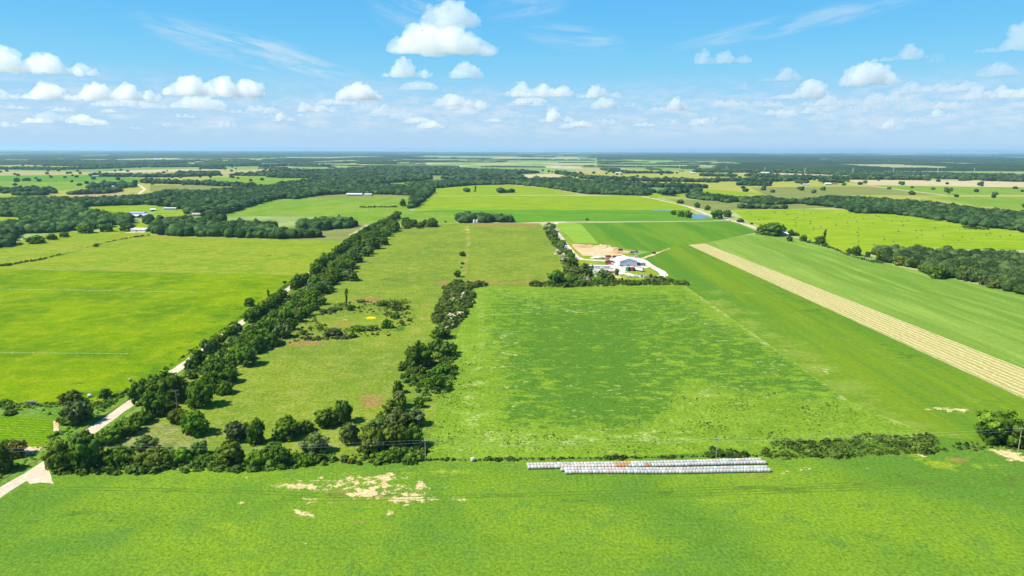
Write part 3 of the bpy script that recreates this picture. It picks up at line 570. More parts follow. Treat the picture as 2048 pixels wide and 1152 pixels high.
# light twig tips of vines that drape some crowns
def tips(seed):
    V, F, T = leaf_crown(seed, lobes_round(seed % 5 + 1), 900, .045, .64); nc = sum(len(ICO2[0]) for _ in lobes_round(seed % 5 + 1))
    V = V[nc:]; n = len(V) // 4; Q = V.reshape(n, 4, 3); k = (Q[:, :, 2].mean(1) > .52) & (np.sin(Q[:, 0, 0] * 9 + seed) + np.cos(Q[:, 0, 1] * 8) > .1); Q = Q[k] * 1.02
    return mesh_from('blossoms', Q.reshape(-1, 3), np.arange(len(Q) * 4).reshape(-1, 4), mats=(M_BLOSS,))
TIPS = [tips(1), tips(2), tips(4)]

TONES = {   # leaf colours (albedo)
    'dark': ((.092, .172, .020), 'dark green'), 'mid': ((.112, .215, .020), 'mid green'), 'fresh': ((.105, .21, .018), 'fresh green'),
    'olive': ((.130, .178, .024), 'olive green'), 'pale': ((.125, .19, .04), 'pale-tipped green'), 'yellow': ((.15, .16, .03), 'yellowish green'), 'grey': ((.092, .125, .042), 'grey green'),
}
RT = random.Random(5)
used = {}
def uniq(label):
    """keep a label from being given twice"""
    return label
def tree_at(x, y, W, H, kind, tone, label, group=None, name=None, cat='tree'):
    """a tree of width W and height H metres standing at x, y"""
    if name is None: name = {'bush': 'shrub', 'tall': 'slender_tree', 'oak': 'broad_tree', 'open': 'open_tree'}.get(kind, 'round_tree')
    if kind == 'bush' and cat == 'tree': cat = 'shrub'
    root = empty(name, (x, y, 0), RT.uniform(0, 6.28)); root.scale = (W / 2, W / 2, H)
    cm = RT.choice(CR[kind]); c = link('crown', cm, root); col = TONES[tone][0]; j = RT.uniform(.82, 1.2); c.color = (col[0] * j * RT.uniform(.92, 1.12), col[1] * j, col[2] * j, 1)
    if kind == 'oak': c.location.z = .12; c.scale.z = .92
    if kind != 'bush': link('trunk', RT.choice(TR), root)
    if tone == 'pale': link('blossoms', RT.choice(TIPS), root)
    tag(root, label, cat, group); return root
def tree(px, py, wpx, hpx, kind='round', tone='dark', label='', group=None):
    """the same from what the picture shows: lower edge, width and height of the crown"""
    g = G(px, py); s = ppm(px, py); dist = math.hypot(g.x, g.y); ang = math.atan2(HC, dist); W = wpx / s; k = .12 if kind == 'tall' else .36
    H = max((hpx / s - k * W * math.sin(ang)) / math.cos(ang), W * .34, .5); g = g + Vector((g.x, g.y, 0)).normalized() * W * k * .9
    return tree_at(g.x, g.y, W, H, kind, tone, label, group)

def size_word(w, s):
    m = w / s
    return 'low' if m < 4 else 'small' if m < 7 else 'middling' if m < 11 else 'broad' if m < 15 else 'very broad'
# --- trees and shrubs one can tell apart: foot x, foot y, width, height, form, tone, label
NEAR = [
 (1998, 896, 108, 78, 'round', 'mid', 'massive spreading dark green oak beside the last power pole at the far right'),
 (152, 853, 70, 54, 'round', 'pale', 'big rounded silvery tree just left of the dirt road near the small crop plot'),
 (142, 806, 50, 26, 'round', 'olive', 'olive bushy tree directly behind the big silvery tree left of the dirt road'),
 (212, 798, 30, 22, 'round', 'dark', 'small dark round tree between the white bale and the dirt road'),
 (32, 918, 50, 38, 'round', 'yellow', 'yellowing bushy tree below the small crop plot at the left edge'),
 (3, 948, 56, 58, 'round', 'dark', 'dark tree cut by the left edge beside the dirt road'),
 (12, 900, 30, 24, 'bush', 'mid', 'mid green bush behind the yellowing tree at the left edge'),
 (20, 832, 30, 14, 'bush', 'dark', 'dark low bush on the fence strip above the small crop plot'),
 (8, 812, 36, 13, 'bush', 'mid', 'low green bush at the left edge at the foot of the bright field'),
 (218, 892, 60, 42, 'bush', 'mid', 'leafy shrub nearest the corner on the right of the dirt road'),
 (255, 872, 66, 42, 'bush', 'mid', 'rounded leafy shrub between the dirt road and the brown scrub patch'),
 (285, 850, 50, 34, 'bush', 'dark', 'dark shrub at the top of the brown scrub patch by the road'),
 (278, 812, 42, 52, 'round', 'dark', 'upright dark tree overhanging the dirt road where the road slips behind the hedge'),
 (312, 836, 62, 56, 'round', 'dark', 'dark full tree just right of the one overhanging the dirt road'),
 (348, 808, 66, 62, 'round', 'dark', 'dark dense tree beside the hedge power pole with white insulators'),
 (358, 850, 46, 40, 'bush', 'olive', 'olive shrub with reddish tips at the foot of the hedge power pole'),
 (390, 874, 64, 54, 'round', 'fresh', 'fresh green round tree standing out at the open end of the roadside hedge'),
 (402, 818, 62, 60, 'round', 'mid', 'leafy tree above the fresh green round tree in the roadside hedge'),
 (128, 944, 72, 66, 'round', 'olive', 'olive crowned tree at the road corner, first of the front row'),
 (172, 942, 84, 82, 'round', 'dark', 'tall dark tree at the road corner, second of the front row'),
 (222, 930, 46, 36, 'bush', 'mid', 'shrub under the crossarm pole in the front row'),
 (243, 938, 62, 46, 'round', 'mid', 'rounded mid green tree right of the crossarm pole in the front row'),
 (292, 908, 56, 36, 'round', 'pale', 'silver-topped vine-covered tree behind the front row near the scrub patch'),
 (312, 940, 88, 52, 'bush', 'olive', 'long dark hedge bush at the front below the silver-topped tree'),
 (362, 930, 56, 40, 'bush', 'mid', 'loose green shrub in the dip of the front row'),
 (400, 916, 40, 40, 'bush', 'mid', 'leafy shrub with a spire top behind the dip of the front row'),
 (410, 932, 50, 26, 'bush', 'dark', 'low dark shrub at the front edge between the dip and the olive tree'),
 (462, 934, 66, 54, 'round', 'olive', 'olive brown tree of the front row left of the tall peaked pair'),
 (472, 886, 56, 44, 'round', 'grey', 'grey green smooth domed tree joined to a dark peaked tree'),
 (512, 892, 46, 56, 'round', 'dark', 'dark peaked tree beside the smooth grey green dome'),
 (515, 938, 54, 44, 'bush', 'mid', 'mid green bush of the front row below the dark peaked tree'),
 (548, 916, 50, 38, 'bush', 'fresh', 'fresh green shrub behind the front row under the wires'),
 (562, 936, 54, 44, 'round', 'dark', 'dark rounded tree of the front row left of the two small domes'),
 (572, 884, 66, 52, 'round', 'dark', 'dark flat-topped tree standing in the pasture behind the front row'),
 (610, 868, 44, 30, 'bush', 'dark', 'low dark bush trailing right of the flat-topped pasture tree'),
 (590, 930, 34, 28, 'bush', 'mid', 'small domed bush at the front edge, left of a twin dome'),
 (612, 934, 36, 26, 'bush', 'fresh', 'bright small domed bush at the front edge, right of its twin'),
 (628, 916, 66, 48, 'round', 'pale', 'vine-draped tree with whitish top at the right end of the front row'),
 (655, 858, 58, 42, 'round', 'dark', 'wide dark tree, left half of the isolated pair in the pasture'),
 (684, 850, 44, 52, 'round', 'dark', 'taller dark tree, right half of the isolated pair in the pasture'),
 (701, 892, 48, 48, 'round', 'pale', 'pale-topped rounded tree alone left of the central hedge foot'),
 (690, 926, 22, 18, 'bush', 'pale', 'small pale bush below the pale-topped rounded tree'),
 (704, 928, 20, 15, 'bush', 'olive', 'small olive bush beside the small pale bush'),
 (745, 916, 62, 62, 'round', 'olive', 'olive tree at the front of the central hedge foot'),
 (752, 882, 56, 44, 'round', 'pale', 'leafy pale-tipped tree behind the olive tree of the central hedge foot'),
 (790, 906, 60, 56, 'round', 'olive', 'olive round tree in the middle of the central hedge foot'),
 (828, 900, 48, 50, 'round', 'mid', 'mid green tree of the central hedge foot just left of the power pole'),
 (796, 924, 48, 36, 'bush', 'dark', 'dark bush at the front edge of the central hedge foot'),
 (762, 926, 50, 26, 'bush', 'mid', 'low leafy bush at the lower left of the central hedge foot'),
 (818, 926, 40, 24, 'bush', 'mid', 'low leafy bush beside the pole wires at the lower right of the central hedge foot'),
 (792, 864, 62, 46, 'round', 'pale', 'pale vine-covered tree in the upper part of the central hedge foot'),
 (834, 856, 44, 40, 'round', 'pale', 'pale-tipped tree casting its shadow right at the hedge foot'),
 (790, 834, 50, 36, 'round', 'olive', 'domed olive tree with pale top above the hedge foot'),
 (800, 818, 36, 38, 'round', 'pale', 'silver vine-covered tree touching the domed olive tree'),
 (797, 789, 28, 29, 'round', 'dark', 'small dark pointed tree at the top of the hedge foot group'),
 (838, 817, 26, 25, 'round', 'dark', 'small lone dark tree right of the hedge foot group'),
 (855, 803, 18, 9, 'bush', 'dark', 'tiny dark bush up and right of the small lone tree'),
 (842, 740, 62, 56, 'round', 'dark', 'big dark tree with full dome in the middle clump of the central hedge'),
 (822, 722, 30, 30, 'round', 'mid', 'small leafy tree on the left side of the big dome in the middle clump'),
 (840, 752, 32, 26, 'bush', 'olive', 'olive bush in front of the big dome of the middle clump'),
 (880, 680, 46, 28, 'round', 'dark', 'topmost dark tree of the middle clump in the central hedge'),
 (890, 718, 42, 34, 'round', 'dark', 'dark tree below the topmost one of the middle clump'),
 (872, 704, 36, 28, 'round', 'mid', 'mid green tree between the big dome and the topmost dark tree'),
 (880, 752, 40, 28, 'bush', 'fresh', 'fresh green bramble mound between big dome and lower dark tree'),
 (902, 742, 24, 16, 'bush', 'dark', 'little dark bush on the right side of the middle clump'),
 (876, 784, 34, 36, 'round', 'dark', 'separate dark tree at the lower end of the middle clump'),
 (853, 775, 34, 20, 'bush', 'mid', 'leafy bush left of the separate dark tree'),
 (828, 765, 17, 15, 'bush', 'dark', 'tiny round bush at the lower left of the middle clump'),
 (836, 783, 14, 9, 'bush', 'dark', 'tiniest dark shrub below the middle clump'),
 (906, 708, 20, 22, 'round', 'dark', 'narrow dark tree on the right edge of the middle clump'),
 (694, 617, 12, 38, 'tall', 'fresh', 'ragged slender leaning tree behind the yellow pond'),
 (700, 622, 14, 16, 'bush', 'dark', 'bush at the foot of the ragged slender tree'),
 (792, 622, 44, 24, 'open', 'olive', 'half-bare spreading tree right of the yellow pond'),
 (765, 613, 26, 16, 'bush', 'dark', 'dark bush behind the yellow pond, left of the half-bare tree'),
 (790, 638, 24, 14, 'bush', 'fresh', 'fresh green bush below the half-bare tree'),
 (773, 658, 24, 26, 'bush', 'fresh', 'leafy willow bush on the right bank of the yellow pond'),
 (715, 664, 36, 15, 'bush', 'mid', 'green bush on the near bank of the yellow pond'),
 (742, 662, 34, 10, 'bush', 'fresh', 'low reedy bush along the near bank of the yellow pond'),
 (640, 661, 18, 14, 'open', 'fresh', 'thin sapling on the near left bank of the yellow pond'),
 (609, 670, 20, 12, 'bush', 'dark', 'dark bush below left of the yellow pond'),
 (706, 676, 20, 12, 'bush', 'dark', 'dark round bush below the near bank of the yellow pond'),
 (665, 674, 46, 10, 'bush', 'grey', 'long grey green thicket below the yellow pond'),
 (804, 652, 16, 14, 'open', 'olive', 'thin leaning sapling right of the pond willow bush'),
 (818, 643, 12, 6, 'bush', 'grey', 'tiny brownish bush at the rim of the pasture right of the pond'),
 (648, 628, 18, 12, 'bush', 'grey', 'greyish reed clump at the left tip of the yellow pond'),
 (722, 606, 22, 9, 'bush', 'dark', 'low bush in front of the bare brown patch'),
 (754, 671, 7, 5, 'bush', 'dark', 'tiny lone shrub on the grass below the pond'),
 (915, 555, 18, 16, 'round', 'dark', 'dark round tree alone beside the mown track at the pasture corner'),
 (925, 513, 15, 11, 'round', 'dark', 'small dark tree farthest up the mown track'),
 (925, 529, 9, 6, 'bush', 'dark', 'little bush below the small tree on the mown track'),
 (923, 536, 5, 4, 'bush', 'dark', 'tiny bush between the little bush and the corner tree on the mown track'),
 (1110, 570, 42, 31, 'round', 'dark', 'dark broad dome tree at the left end of the farm hedge'),
 (1142, 570, 28, 22, 'round', 'mid', 'tree right of the dark broad dome in the farm hedge'),
 (1160, 573, 30, 16, 'bush', 'mid', 'bushy growth at the foot of the farm hedge'),
 (1146, 536, 26, 24, 'round', 'dark', 'dark tree beside the bend of the white farm drive'),
 (1172, 556, 34, 30, 'round', 'pale', 'pale-crowned tree in front of the long white trailer home'),
 (1150, 552, 28, 20, 'round', 'pale', 'pale leafy tree between the dark dome and the trailer home'),
 (1206, 562, 34, 24, 'round', 'pale', 'pale-crowned tree beside the tan shed'),
 (1222, 566, 20, 20, 'round', 'mid', 'leafy tree in front of the tan shed'),
 (1184, 541, 9, 11, 'round', 'dark', 'small dark tree standing against the trailer home'),
 (1233, 551, 11, 15, 'round', 'mid', 'small round tree on the bare ground left of the yard entrance'),
 (1196, 566, 30, 16, 'bush', 'mid', 'shrub at the foot of the hedge left of the parked blue truck'),
 (1237, 567, 9, 8, 'bush', 'dark', 'dark shrub just right of the parked blue truck'),
 (1301, 557, 9, 10, 'round', 'dark', 'dark small tree by the drive loop between parked cars'),
 (1322, 557, 12, 7, 'bush', 'dark', 'low dark shrub at the right end of the farm drive loop'),
 (1546, 473, 50, 30, 'round', 'dark', 'large dark grove tree beside the roadside cottage'),
 (1524, 470, 30, 22, 'round', 'dark', 'dark tree at the left end of the cottage grove'),
 (1562, 470, 24, 22, 'round', 'mid', 'tree of the cottage grove just left of the white roof'),
 (1580, 472, 16, 14, 'round', 'dark', 'dark tree right behind the cottage'),
 (1592, 472, 14, 10, 'bush', 'dark', 'shrub at the right end of the cottage grove'),
 (1579, 483, 14, 12, 'round', 'dark', 'small round tree on the field below the cottage'),
 (1606, 483, 17, 15, 'round', 'dark', 'dark tree by the brick-red bare patch right of the cottage'),
 (1648, 484, 15, 24, 'tall', 'grey', 'tall half-bare feathery tree on the diagonal field boundary'),
 (1640, 488, 26, 17, 'round', 'dark', 'dark tree at the foot of the tall feathery tree'),
 (1651, 492, 11, 8, 'bush', 'dark', 'small bush just below the tall feathery tree'),
 (1712, 512, 22, 21, 'round', 'dark', 'dark tree of a close pair on the boundary before the right-hand wood'),
 (1698, 508, 14, 12, 'round', 'dark', 'smaller left partner of the close pair before the right-hand wood'),
 (1735, 515, 13, 13, 'round', 'dark', 'round tree in the gap between the close pair and the right-hand wood'),
 (1347, 430, 14, 10, 'round', 'dark', 'leftmost dark tree beside the blue farm pond'),
 (1362, 434, 18, 13, 'round', 'dark', 'dark tree second from the left beside the blue farm pond'),
 (1376, 436, 18, 16, 'round', 'mid', 'tree touching the left bank of the blue farm pond'),
 (1435, 438, 30, 20, 'round', 'dark', 'bushy dark tree at the right bank of the blue farm pond'),
 (1455, 435, 22, 16, 'round', 'dark', 'dark tree between the blue farm pond and the road junction'),
 (1360, 408, 17, 10, 'round', 'dark', 'pair-like dark tree on the road above the blue farm pond'),
 (1394, 416, 14, 12, 'round', 'dark', 'dark tree alone on the far side of the road above the pond'),
 (1414, 421, 14, 11, 'round', 'dark', 'dark tree on the road side closest above the pond bank'),
 (1480, 445, 18, 9, 'round', 'dark', 'low dark tree on the roadside right of the junction'),
 (1503, 449, 8, 5, 'bush', 'dark', 'tiny roadside bush before the cottage grove'),
 (1174, 441, 8, 6, 'bush', 'dark', 'lone dark bush on the track between the two central crops'),
 (806, 413, 15, 16, 'round', 'dark', 'round dark tree alone by the long row of low plants'),
 (951, 384, 9, 12, 'tall', 'dark', 'dark tree on the lime field beyond the square grove'),
 (891, 445, 5, 5, 'bush', 'dark', 'tiny bush at the corner by the twin white tanks'),
 (1897, 389, 19, 14, 'oak', 'dark', 'lone spreading oak beside the pale track in the far right fields'),
 (34, 362, 12, 7, 'round', 'dark', 'left dark dome of a small clump in the far left green field'),
 (53, 362, 20, 7, 'round', 'dark', 'wider right part of the small clump in the far left green field'),
 (15, 532, 18, 5, 'bush', 'dark', 'low dark thicket at the end of the fence line at the left edge'),
 (193, 494, 11, 8, 'round', 'dark', 'single round tree on the fence line across the lime field'),
 (72, 488, 42, 18, 'round', 'mid', 'wide green tree on the rough strip at the far left below the wood'),
 (104, 480, 24, 13, 'round', 'dark', 'dark tree right of the wide one on the rough strip'),
 (128, 475, 22, 12, 'round', 'dark', 'round tree rightmost on the rough strip'),
 (172, 467, 36, 20, 'round', 'mid', 'green tree at the field corner in front of the left wood'),
 (214, 464, 34, 18, 'round', 'mid', 'green tree between the corner tree and the white barn'),
 (256, 463, 32, 18, 'round', 'dark', 'dark tree touching the left side of the white barn'),
 (89, 747 + 9, 1, 1, 'bush', 'dark', ''),
 (500, 614, 24, 20, 'round', 'dark', 'round dark tree leaning over the field left of the dirt road'),
 (537, 595, 14, 15, 'tall', 'mid', 'upright scraggy tree left of the dirt road beyond the round one'),
 (569, 567, 10, 7, 'bush', 'dark', 'small bush on the field side of the dirt road'),
 (612, 600, 1, 1, 'bush', 'dark', ''),
 (695, 562, 34, 24, 'round', 'pale', 'big pale-edged tree at the pasture side of the roadside hedge'),
 (708, 563, 22, 20, 'round', 'dark', 'dark tree joined to the pale-edged one at the pasture side of the hedge'),
 (769, 491, 20, 18, 'round', 'dark', 'round tree at the pasture edge of the far end of the roadside hedge'),
 (752, 494, 18, 15, 'round', 'mid', 'tree left of the round one at the far end of the roadside hedge'),
]
n_ind = 0
for p in NEAR:
    if p[2] > 1: tree(*p[:6], label=p[6]); n_ind += 1

# --- hedges and groves: members share a group and say where they stand
def in_poly(poly, spacing, rnd, wpx_fn=None):
    """scatter feet over the ground inside a picture outline, SPACING in metres"""
    P = [G(*p) for p in poly]; x0, x1 = min(p.x for p in P), max(p.x for p in P); y0, y1 = min(p.y for p in P), max(p.y for p in P)
    pw = [(p.x, p.y) for p in P]; nx, ny = max(1, int((x1 - x0) / spacing)), max(1, int((y1 - y0) / spacing))
    gx, gy = np.meshgrid(np.arange(nx + 1) * spacing + x0, np.arange(ny + 1) * spacing + y0); gx = gx + (np.arange(ny + 1) % 2)[:, None] * spacing / 2
    gx = (gx + rnd.uniform(-.36, .36, gx.shape) * spacing).ravel(); gy = (gy + rnd.uniform(-.36, .36, gy.shape) * spacing).ravel()
    m = inside(gx, gy, pw); gx, gy = gx[m], gy[m]; u, v = pix(gx, gy); m = (u > -60) & (u < 2110); return gx[m], gy[m]
ORD = 'first second third fourth fifth sixth seventh eighth ninth tenth eleventh twelfth thirteenth fourteenth fifteenth sixteenth seventeenth eighteenth nineteenth twentieth'.split()
def ordinal(n):
    if n < 20: return ORD[n]
    if n >= 99: return 'hundredth' if n == 99 else 'hundred-and-' + ordinal(n - 100)
    t = ['twenty', 'thirty', 'forty', 'fifty', 'sixty', 'seventy', 'eighty', 'ninety']; n += 1; a, b = divmod(n, 10)
    return (t[a - 2] + '-' + ORD[b - 1]) if b else {2: 'twentieth', 3: 'thirtieth', 4: 'fortieth', 5: 'fiftieth', 6: 'sixtieth', 7: 'seventieth', 8: 'eightieth', 9: 'ninetieth'}[a]
ADJ = {'dark': 'dark', 'mid': 'mid green', 'fresh': 'fresh green', 'olive': 'olive', 'pale': 'pale-tipped', 'grey': 'grey green', 'yellow': 'yellowish'}
def belt(poly, spacing, size, where, group, tones, hs=(.85, 1.05), kinds=('round',), keep=1.0, keyf=None, start='near'):
    gx, gy = in_poly(poly, spacing, NR); idx = sorted(range(len(gx)), key=keyf and (lambda i: keyf(gx[i], gy[i])) or (lambda i: gy[i])); n = 0
    for i in idx:
        if RT.random() > keep: continue
        u, v = pix(gx[i], gy[i]); s = ppm(float(u), float(v)); Wm = size * RT.uniform(.75, 1.25); H = Wm * RT.uniform(*hs); tone = RT.choice(tones); kind = RT.choice(kinds)
        big = 'small' if Wm < size * .9 else 'large' if Wm > size * 1.1 else 'middling'
        tree_at(gx[i], gy[i], Wm, H, kind, tone, f'{big} {ADJ[tone]} tree, {ordinal(n)} counted along {where}', group); n += 1
    return n
HB = [(205, 880), (215, 868), (300, 800), (402, 735), (475, 678), (512, 660), (530, 672), (480, 720), (455, 765), (440, 800), (405, 826), (345, 842), (300, 856)]
DK = ['dark'] * 4 + ['mid'] * 3 + ['olive', 'pale', 'fresh']
n1 = belt([(416, 756), (488, 700), (510, 672), (574, 622), (622, 580), (655, 545), (690, 515), (708, 520), (700, 545), (664, 575), (650, 605), (600, 648), (540, 700), (486, 742), (452, 786), (424, 800)], 9.6, 11.5, 'the roadside hedge', 'trees of the long roadside hedge', DK, (.70, .92), ('round', 'round', 'round', 'bush'))
def along(pts, off, gap, size, where, group, tones=DK, hs=(.72, .95), kinds=('round',), keep=1.0, jit=1.0):
    P = [G(*p) for p in pts]; n = 0; acc = 0
    for a, b in zip(P[:-1], P[1:]):
        L = (b - a).length; d_ = (b - a) / L; nn = Vector((d_.y, -d_.x, 0)); x = acc
        while x < L:
            p = a + d_ * x + nn * (off + RT.uniform(-jit, jit)); x += gap * RT.uniform(.8, 1.25)
            if RT.random() > keep: continue
            u, v = pix(p.x, p.y); u, v = float(u), float(v); s_ = ppm(u, v); Wm = size * RT.uniform(.75, 1.25); H = Wm * RT.uniform(*hs); tone = RT.choice(tones); kind = RT.choice(kinds)
            tree_at(p.x, p.y, Wm, H, kind, tone, f"{'small' if Wm < size * .9 else 'large' if Wm > size * 1.1 else 'middling'} {ADJ[tone]} tree, {ordinal(n)} counted along {where}", group); n += 1
        acc = x - L
    return n
RD = lambda x: (x, 825 + (x - 235) * -.7234)
m1 = along([RD(282), RD(325)], 6, 8, 11, 'the roadside row before the first road gap', 'trees overhanging the dirt road')
m2 = along([RD(352), RD(376)], 8, 9, 9, 'the roadside row between the first two road gaps', 'trees overhanging the dirt road')
m3 = along([RD(484), RD(552)], 6.5, 8.5, 10, 'the roadside row in the middle of the hedge', 'trees overhanging the dirt road')
m3b = along([RD(398), RD(428)], 5.5, 8, 8, 'the low growth between the second and third road gap', 'trees overhanging the dirt road')
m3c = along([RD(440), RD(464)], 5.0, 7.5, 8, 'the low growth between the third and fourth road gap', 'trees overhanging the dirt road')
m4 = along([RD(575), RD(600)], 6, 8, 10, 'the roadside row before the last road gap', 'trees overhanging the dirt road')
m5 = along([RD(618), RD(683), (740, 461), (790, 436)], 5.5, 10.5, 13.5, 'the roadside row beyond the last road gap', 'trees overhanging the dirt road')
n2 = belt([(690, 515), (715, 495), (742, 470), (790, 448), (795, 462), (772, 480), (742, 512), (715, 530), (700, 530)], 15, 15, 'the upper roadside hedge', 'trees of the upper roadside hedge', ['dark'] * 4 + ['mid'] * 2 + ['pale'], (.66, .85))
n3 = belt([(800, 452), (822, 449), (850, 450), (880, 448), (872, 455), (838, 457), (805, 458)], 13, 14, 'the grove behind the hedge end', 'trees of the grove at the hedge end', ['dark', 'mid'], (.66, .85), start='front')
n5 = belt([(1088, 452), (1104, 453), (1118, 480), (1136, 500), (1148, 520), (1160, 530), (1146, 540), (1124, 512), (1100, 480)], 12, 10.5, 'the row along the white farm drive', 'trees along the white farm drive', ['pale', 'mid', 'pale', 'olive', 'fresh'], (.55, .8), ('round', 'bush'), keep=.9)
n6 = belt([(1755, 515), (1800, 524), (1866, 548), (1950, 556), (2000, 566), (2070, 580), (2110, 612), (2048, 590), (1992, 578), (1950, 566), (1905, 556), (1868, 558), (1832, 537), (1790, 531), (1762, 521)], 15, 15, 'the near edge of the large right-hand wood', 'trees on the near edge of the large wood at the right', ['dark'] * 4 + ['mid', 'mid', 'grey', 'olive'], (.62, .8), start='field')
print('belts', n_ind, n1, m1, m2, m3, m4, m5, n2, n3, n5, n6, 'TREES', sum(1 for o in COL.objects if o.parent is None and o.get('category') == 'tree'))

# ------------------------------------------------------------------ woods that read as one mass
def wood(name, areas, spacing, size, sub=2, hs=.7, color=(.034, .072, .016), jit=.20, seed=3, minh=0, density=1.0, label=None, spread=.2, leafy=0, lsz=.07, clip=0):
    """many small crowns over picture outlines, all in ONE mesh"""
    r = np.random.RandomState(seed); Vs = []; Fs = []; T = []; nv = 0; V0, F0 = (ICO1, ICO2)[sub - 1] if sub < 3 else ICO2
    variants = []
    for i in range(14):
        V = V0 * (1 + r.uniform(-jit, jit, (len(V0), 1))) + r.uniform(-jit, jit, V0.shape) * .35
        k = r.normal(size=(5, 3)); k /= np.linalg.norm(k, axis=1)[:, None]
        V = V * (1 + .22 * np.clip((V0 @ k.T), 0, 1).max(1)[:, None] ** 3)
        V[:, 2] = V[:, 2] * .5 + .45; V[:, 2] = np.maximum(V[:, 2], 0); variants.append(V)
    cnt = 0
    for poly in areas:
        gx, gy = in_poly(poly, spacing, r)
        if clip:
            u, v = pix(gx, gy); uu, vt = pix(gx, gy, size * hs * clip); m = inside(uu, vt, poly); gx, gy = gx[m], gy[m]
        if density < 1: m = r.uniform(size=len(gx)) < density; gx, gy = gx[m], gy[m]
        for x, y in zip(gx, gy):
            V = variants[r.randint(14)]; s = size * r.uniform(.72, 1.3); a = r.uniform(0, 6.28); c, sn = math.cos(a), math.sin(a)
            Q = np.empty_like(V); Q[:, 0] = (V[:, 0] * c - V[:, 1] * sn) * s * .55 + x; Q[:, 1] = (V[:, 0] * sn + V[:, 1] * c) * s * .55 + y; Q[:, 2] = V[:, 2] * s * hs * r.uniform(.85, 1.2) + minh
            Vs.append(Q); Fs.append(F0 + nv); nv += len(V); t0 = np.clip(.42 + r.normal() * spread, .05, .95); T.append(np.clip(t0 + r.uniform(-.32, .32, len(V)), 0, 1)); cnt += 1
            if leafy:
                n = leafy; d_ = r.normal(size=(n, 3)); d_[:, 2] = abs(d_[:, 2]) * .9; d_ /= np.linalg.norm(d_, axis=1)[:, None]
                P = d_ * [s * .58, s * .58, s * hs * .62] * r.uniform(.88, 1.26, (n, 1)) + [x, y, s * hs * .42]
                u = r.normal(size=(n, 3)); u /= np.linalg.norm(u, axis=1)[:, None]; v = np.cross(u, d_); q = s * lsz
                B = np.stack([P - u * q, P + v * q, P + u * q], 1).reshape(-1, 3); Vs.append(B); Fs.append(np.arange(3 * n).reshape(-1, 3) + nv); nv += 3 * n; T.append(np.repeat(np.clip(t0 + r.uniform(-.4, .5, n), 0, 1), 3))
    me = mesh_from(name, np.concatenate(Vs), np.concatenate(Fs), np.concatenate(T), mats=(M_LEAF2,))
    o = link(name, me); o.color = (*color, 1); o['kind'] = 'stuff'
    if label: o['label'] = label
    print(name, cnt, len(me.polygons)); return o
def stroke(pts, w):
    """a thin outline round a picture line"""
    return [(x, y - w) for x, y in pts] + [(x, y + w) for x, y in reversed(pts)]

WL_NEAR = [
 [(-60, 402), (30, 397), (130, 396), (220, 402), (175, 412), (160, 418), (222, 429), (256, 430), (262, 444), (250, 452), (225, 450), (200, 458), (112, 465), (30, 468), (23, 492), (-60, 503), (-60, 448), (40, 444), (48, 434), (-60, 434)],
 [(304, 448), (318, 440), (372, 436), (420, 446), (512, 448), (545, 447), (560, 460), (640, 462), (640, 476), (560, 478), (450, 474), (334, 472), (306, 468)],
 [(376, 434), (420, 432), (500, 440), (430, 446)],
 [(600, 441), (700, 441), (716, 447), (712, 455), (640, 462), (600, 460)],
 [(296, 432), (308, 440), (304, 452), (290, 446)],
]
WL_MID = [
 [(128, 398), (230, 397), (300, 391), (330, 383), (400, 384), (470, 378), (512, 377), (560, 370), (640, 363), (800, 372), (862, 378), (858, 384), (835, 392), (800, 390), (690, 388), (640, 391), (598, 398), (557, 398), (512, 409), (470, 422), (438, 432), (400, 434), (372, 428), (372, 419), (335, 414), (290, 410), (180, 413), (165, 405)],
 [(862, 378), (905, 374), (940, 371), (1024, 369), (1090, 375), (1166, 388), (1230, 390), (1290, 392), (1304, 388), (1290, 377), (1230, 371), (1160, 364), (1060, 361), (900, 362), (800, 366)],
 [(1372, 396), (1385, 385), (1470, 397), (1536, 396), (1570, 402), (1612, 402), (1660, 396), (1720, 398), (1790, 402), (1850, 406), (1900, 412), (1950, 421), (2060, 428), (2120, 470), (2048, 465), (1980, 456), (1920, 448), (1850, 437), (1780, 428), (1710, 427), (1690, 418), (1600, 408), (1536, 410), (1470, 405), (1400, 400)],
 [(1450, 407), (1480, 411), (1560, 413), (1640, 418), (1680, 424), (1600, 419), (1480, 417)],
 [(830, 385), (872, 380), (860, 391), (845, 403), (828, 417), (816, 418), (822, 405)],
 [(20, 386), (90, 385), (100, 391), (30, 392)],
 [(105, 389), (135, 386), (225, 377), (250, 381), (220, 387), (150, 390)],
 [(225, 372), (255, 371), (262, 374), (240, 378)],
]
WL_NEAR.append([(914, 431), (940, 429), (1022, 434), (1027, 445), (918, 446)])
wood('woodland', WL_NEAR, 8.6, 11.5, 2, .86, seed=5, clip=.7, leafy=110, spread=.26, color=(.046, .092, .022), label='dense dark green woods around the farmhouse at the left', jit=.24)
wood('woodland', WL_MID, 11.5, 14.5, 1, .66, seed=6, clip=.45, jit=.30, leafy=36, lsz=.10, spread=.26, color=(.040, .080, .022), label='broad belt of woods crossing the middle distance')
wood('woodland', [[(1745, 502), (1790, 501), (1860, 505), (1960, 508), (2110, 512), (2110, 612), (2048, 590), (1992, 578), (1950, 566), (1905, 556), (1868, 558), (1832, 537), (1790, 531), (1762, 521)]], 7.2, 8.8, 2, 1.0, seed=7, color=(.046, .080, .022), spread=.28, leafy=110, lsz=.085, clip=.5, label='dense crowns of the large dark wood at the right')
def lines(L): return [stroke(p, w_) for p, w_ in L]
